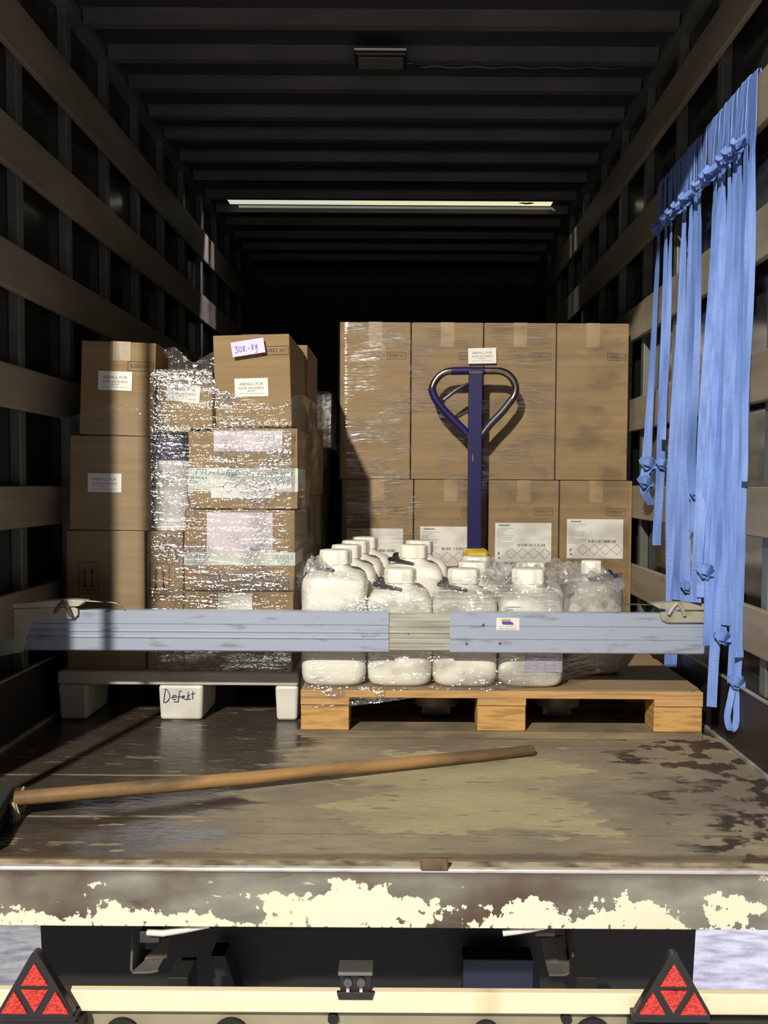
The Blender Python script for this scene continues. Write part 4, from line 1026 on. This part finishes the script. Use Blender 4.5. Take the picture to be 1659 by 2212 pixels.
# ================================================================= REAR: bumper, triangles, camera, brackets
YU = 1.60
bz1 = at(830, 2144, YU).z; bz0 = at(830, 2190, YU).z
bm = thing('bumper', (-.1, YU, bz0), 'cream painted steel underrun bumper across the rear of the truck', 'bumper')
ytop = fl(830, 2131, bz1).y
B(XL-.12, XR+.12, YU, min(ytop, YU+.1), bz0, bz1).build('bumper_beam', 'bumper', bm, world=True, bevel=.004)
lp = B(XL-.05, XR+.05, YU+.03, YU+.045, bz0-.14, bz0).build('lower_plate', 'olive', bm, world=True)
for px_, rr_ in ((1220+2, 12), (265, 42), (500, 42), (1280, 42), (1050, 30), (720, 12)):
    c = at(px_, 2214 if rr_ > 20 else 2197, YU+.03); r_ = rr_*YU/F
    MB().tube([(c.x, YU+.022, c.z-(r_*.55 if rr_ > 20 else 0)), (c.x, YU+.0305, c.z-(r_*.55 if rr_ > 20 else 0))], r_, 24).build('dark_hole_disc', 'under', bm, world=True, smooth=True)  # black discs stand in for the darkness of round plate holes
def triangle(cx, cy, label):
    c = at(cx, cy, YU-.03); s_ = .148; h_ = .126
    t = thing('warning_triangle', (c.x, YU-.022, c.z), label, 'reflector', None)
    def tri(x, z, a_, b_, cut=0, up=1):
        P_ = [(x-a_/2, z), (x+a_/2, z), (x, z+up*b_)]
        if cut:
            out = []
            for i in range(3):
                p0, p1, p2 = Vector(P_[i-1]), Vector(P_[i]), Vector(P_[(i+1) % 3])
                u1, u2 = p1+(p0-p1).normalized()*cut, p1+(p2-p1).normalized()*cut
                for k in range(5):
                    t_ = k/4; q_ = u1*(1-t_)**2+p1*2*t_*(1-t_)+u2*t_**2; out.append((q_.x, q_.y))
            return out
        return P_
    MB().prism(tri(0, 0, s_+.010, h_+.012, .018), -.010, .008).build('frame', 'blackplastic', t, bevel=.002)
    sa, sh2 = .052, .0445
    for x, z, up in ((0, .065, 1), (-.040, .0095, 1), (.040, .0095, 1), (0, .0565, -1)):
        MB().prism(tri(x, z, sa, sh2, 0, up), -.0125, -.009).build('reflector', 'red', t, bevel=.0006)
    B(-.075, .075, -.004, .03, -.012, .002).build('foot_bar', 'blackplastic', t, bevel=.002)
    return t
triangle(77, 2198, 'red triangular rear reflector at the left end of the cream bumper')
triangle(1453, 2200, 'red triangular rear reflector at the right end of the cream bumper')
for a, b, lab in ((-30, 170, 'dark rear lamp unit below the left reflector'), (1366, 1700, 'dark rear lamp unit below the right reflector')):
    x0_, x1_ = at(a, 2210, YU-.02).x, at(b, 2210, YU-.02).x; z_ = at(800, 2205, YU-.02).z
    t = thing('tail_lamp', ((x0_+x1_)/2, YU, z_-.10), lab, 'lamp')
    B(x0_, x1_, YU-.02, YU+.025, z_-.10, z_-.003).build('housing', 'blackplastic', t, world=True, bevel=.005)
    B(x0_+.02, x1_-.02, YU-.024, YU-.02, z_-.09, z_-.012).build('lamp_lens', mat('dark_lens', (.08, .008, .012), .2), t, world=True, bevel=.003)
# reversing camera
t0 = at(769, 2068, YU+.01); t1 = at(769, 2134, YU+.01)
rc = thing('reversing_camera', (t0.x, YU+.012, bz1), 'small black reversing camera box on top of the bumper', 'camera')
wv, ztc = .031, .050
hs = B(-wv, wv, -.010, .014, 0, ztc-.006).build('camera_box', 'blackplastic', rc, bevel=.003)
MB().prismx([(-.024, ztc-.010), (-.020, ztc-.004), (.014, ztc), (.014, ztc-.008), (-.010, ztc-.010)], -wv-.003, wv+.003).build('visor', mat('visor_grey', (.05, .05, .05), .5), rc, bevel=.001)
for dx in (-.015, .011):
    MB().tube([(dx, -.0165, ztc*.42), (dx, -.0095, ztc*.42)], .0085, 14).build('lens', mat('lens_glass', (.12, .12, .12), .12, .5), hs, smooth=True)
    B(dx-.003, dx+.003, -.0165, -.0095, .002, .008).build('screw', 'galv', hs)
MB().prism([(-wv-.002, -.012), (wv+.002, -.012), (wv+.006, .003), (-wv-.006, .003)], -.0175, -.0095).build('camera_base', 'blackplastic', rc, bevel=.001)
# support brackets with lever rods
def bracket(side):
    D = 1.85
    if side == 'L':
        ch = ((345, 1993), (298, 1996), (291, 2004), (288, 2086), (292, 2093), (330, 2092), (346, 2088)); rod = ((318, 2014), (352, 2016), (400, 2008), (452, 1998))
        plate = ((344, 2042), (355, 2042), (352, 2085), (300, 2090)); lab = 'left black channel bracket under the sill with a grey lever rod'
    else:
        ch = ((1166, 1998), (1190, 1992), (1230, 1996), (1233, 2004), (1235, 2060), (1238, 2088), (1218, 2098), (1184, 2098)); rod = ((1180, 2000), (1150, 2006), (1120, 2011), (1086, 2016))
        plate = ((1172, 2042), (1222, 2038), (1232, 2094), (1184, 2098)); lab = 'right black channel bracket under the sill with a grey lever rod'
    c = at(*ch[0], D); t = thing('support_bracket', (c.x, D, c.z), lab, 'bracket')
    P_ = [at(x, y, D) for x, y in ch]; MB().ribbon([p_+Vector((0, .03, 0)) for p_ in P_], [(0, 1, 0)]*len(P_), [.045]*len(P_), .005).build('channel', mat('bracket_edge', (.16, .155, .14), .5, .3, var=.3), t, world=True)
    MB().prism([(at(x, y, D).x, at(x, y, D).z) for x, y in plate], D+.03, D+.036).build('gusset_plate', mat('gusset', (.13, .115, .10), .6), t, world=True)
    R_ = [at(x, y, 1.652) for x, y in rod]; MB().tube(R_, [.006, .0065, .0065, .006], 10).build('lever_rod', 'galv', t, world=True, smooth=True)
    a_, b_ = R_[0], R_[0]
    B(a_.x-.02, a_.x+.02, 1.665, D+.05, a_.z-.030, a_.z-.006).build('pivot_block', 'brack', t, world=True, bevel=.002)
    c = at(375 if side == 'L' else 1235, 2100, D-.05)
    B(c.x, c.x+.045, D-.10, D-.02, c.z-.07, c.z+.018).build('stop_block', 'under', t, world=True, bevel=.003)
    return t
bracket('L'); bracket('R')
# rear curtain-side pull strap hanging at the left door edge (casts the narrow stripe on the bar and cartons)
t = thing('door_strap', (-1.045, 1.64, ZR), 'dark pull strap hanging inside the left rear edge of the truck', 'strap')
MB().ribbon([(-1.045, 1.64, ZR+.0), (-1.045, 1.64, .4), (-1.043, 1.64, -.45)], [(1, .1, 0)]*3, [.016]*3, .003).build('webbing', 'blackplastic', t, world=True)

# ---------------------------------------------------------------- lift everything from camera-relative to yard height
for o in list(COL.objects):
    if o.parent is None and o.type in ('MESH', 'EMPTY'): o.location.z += H
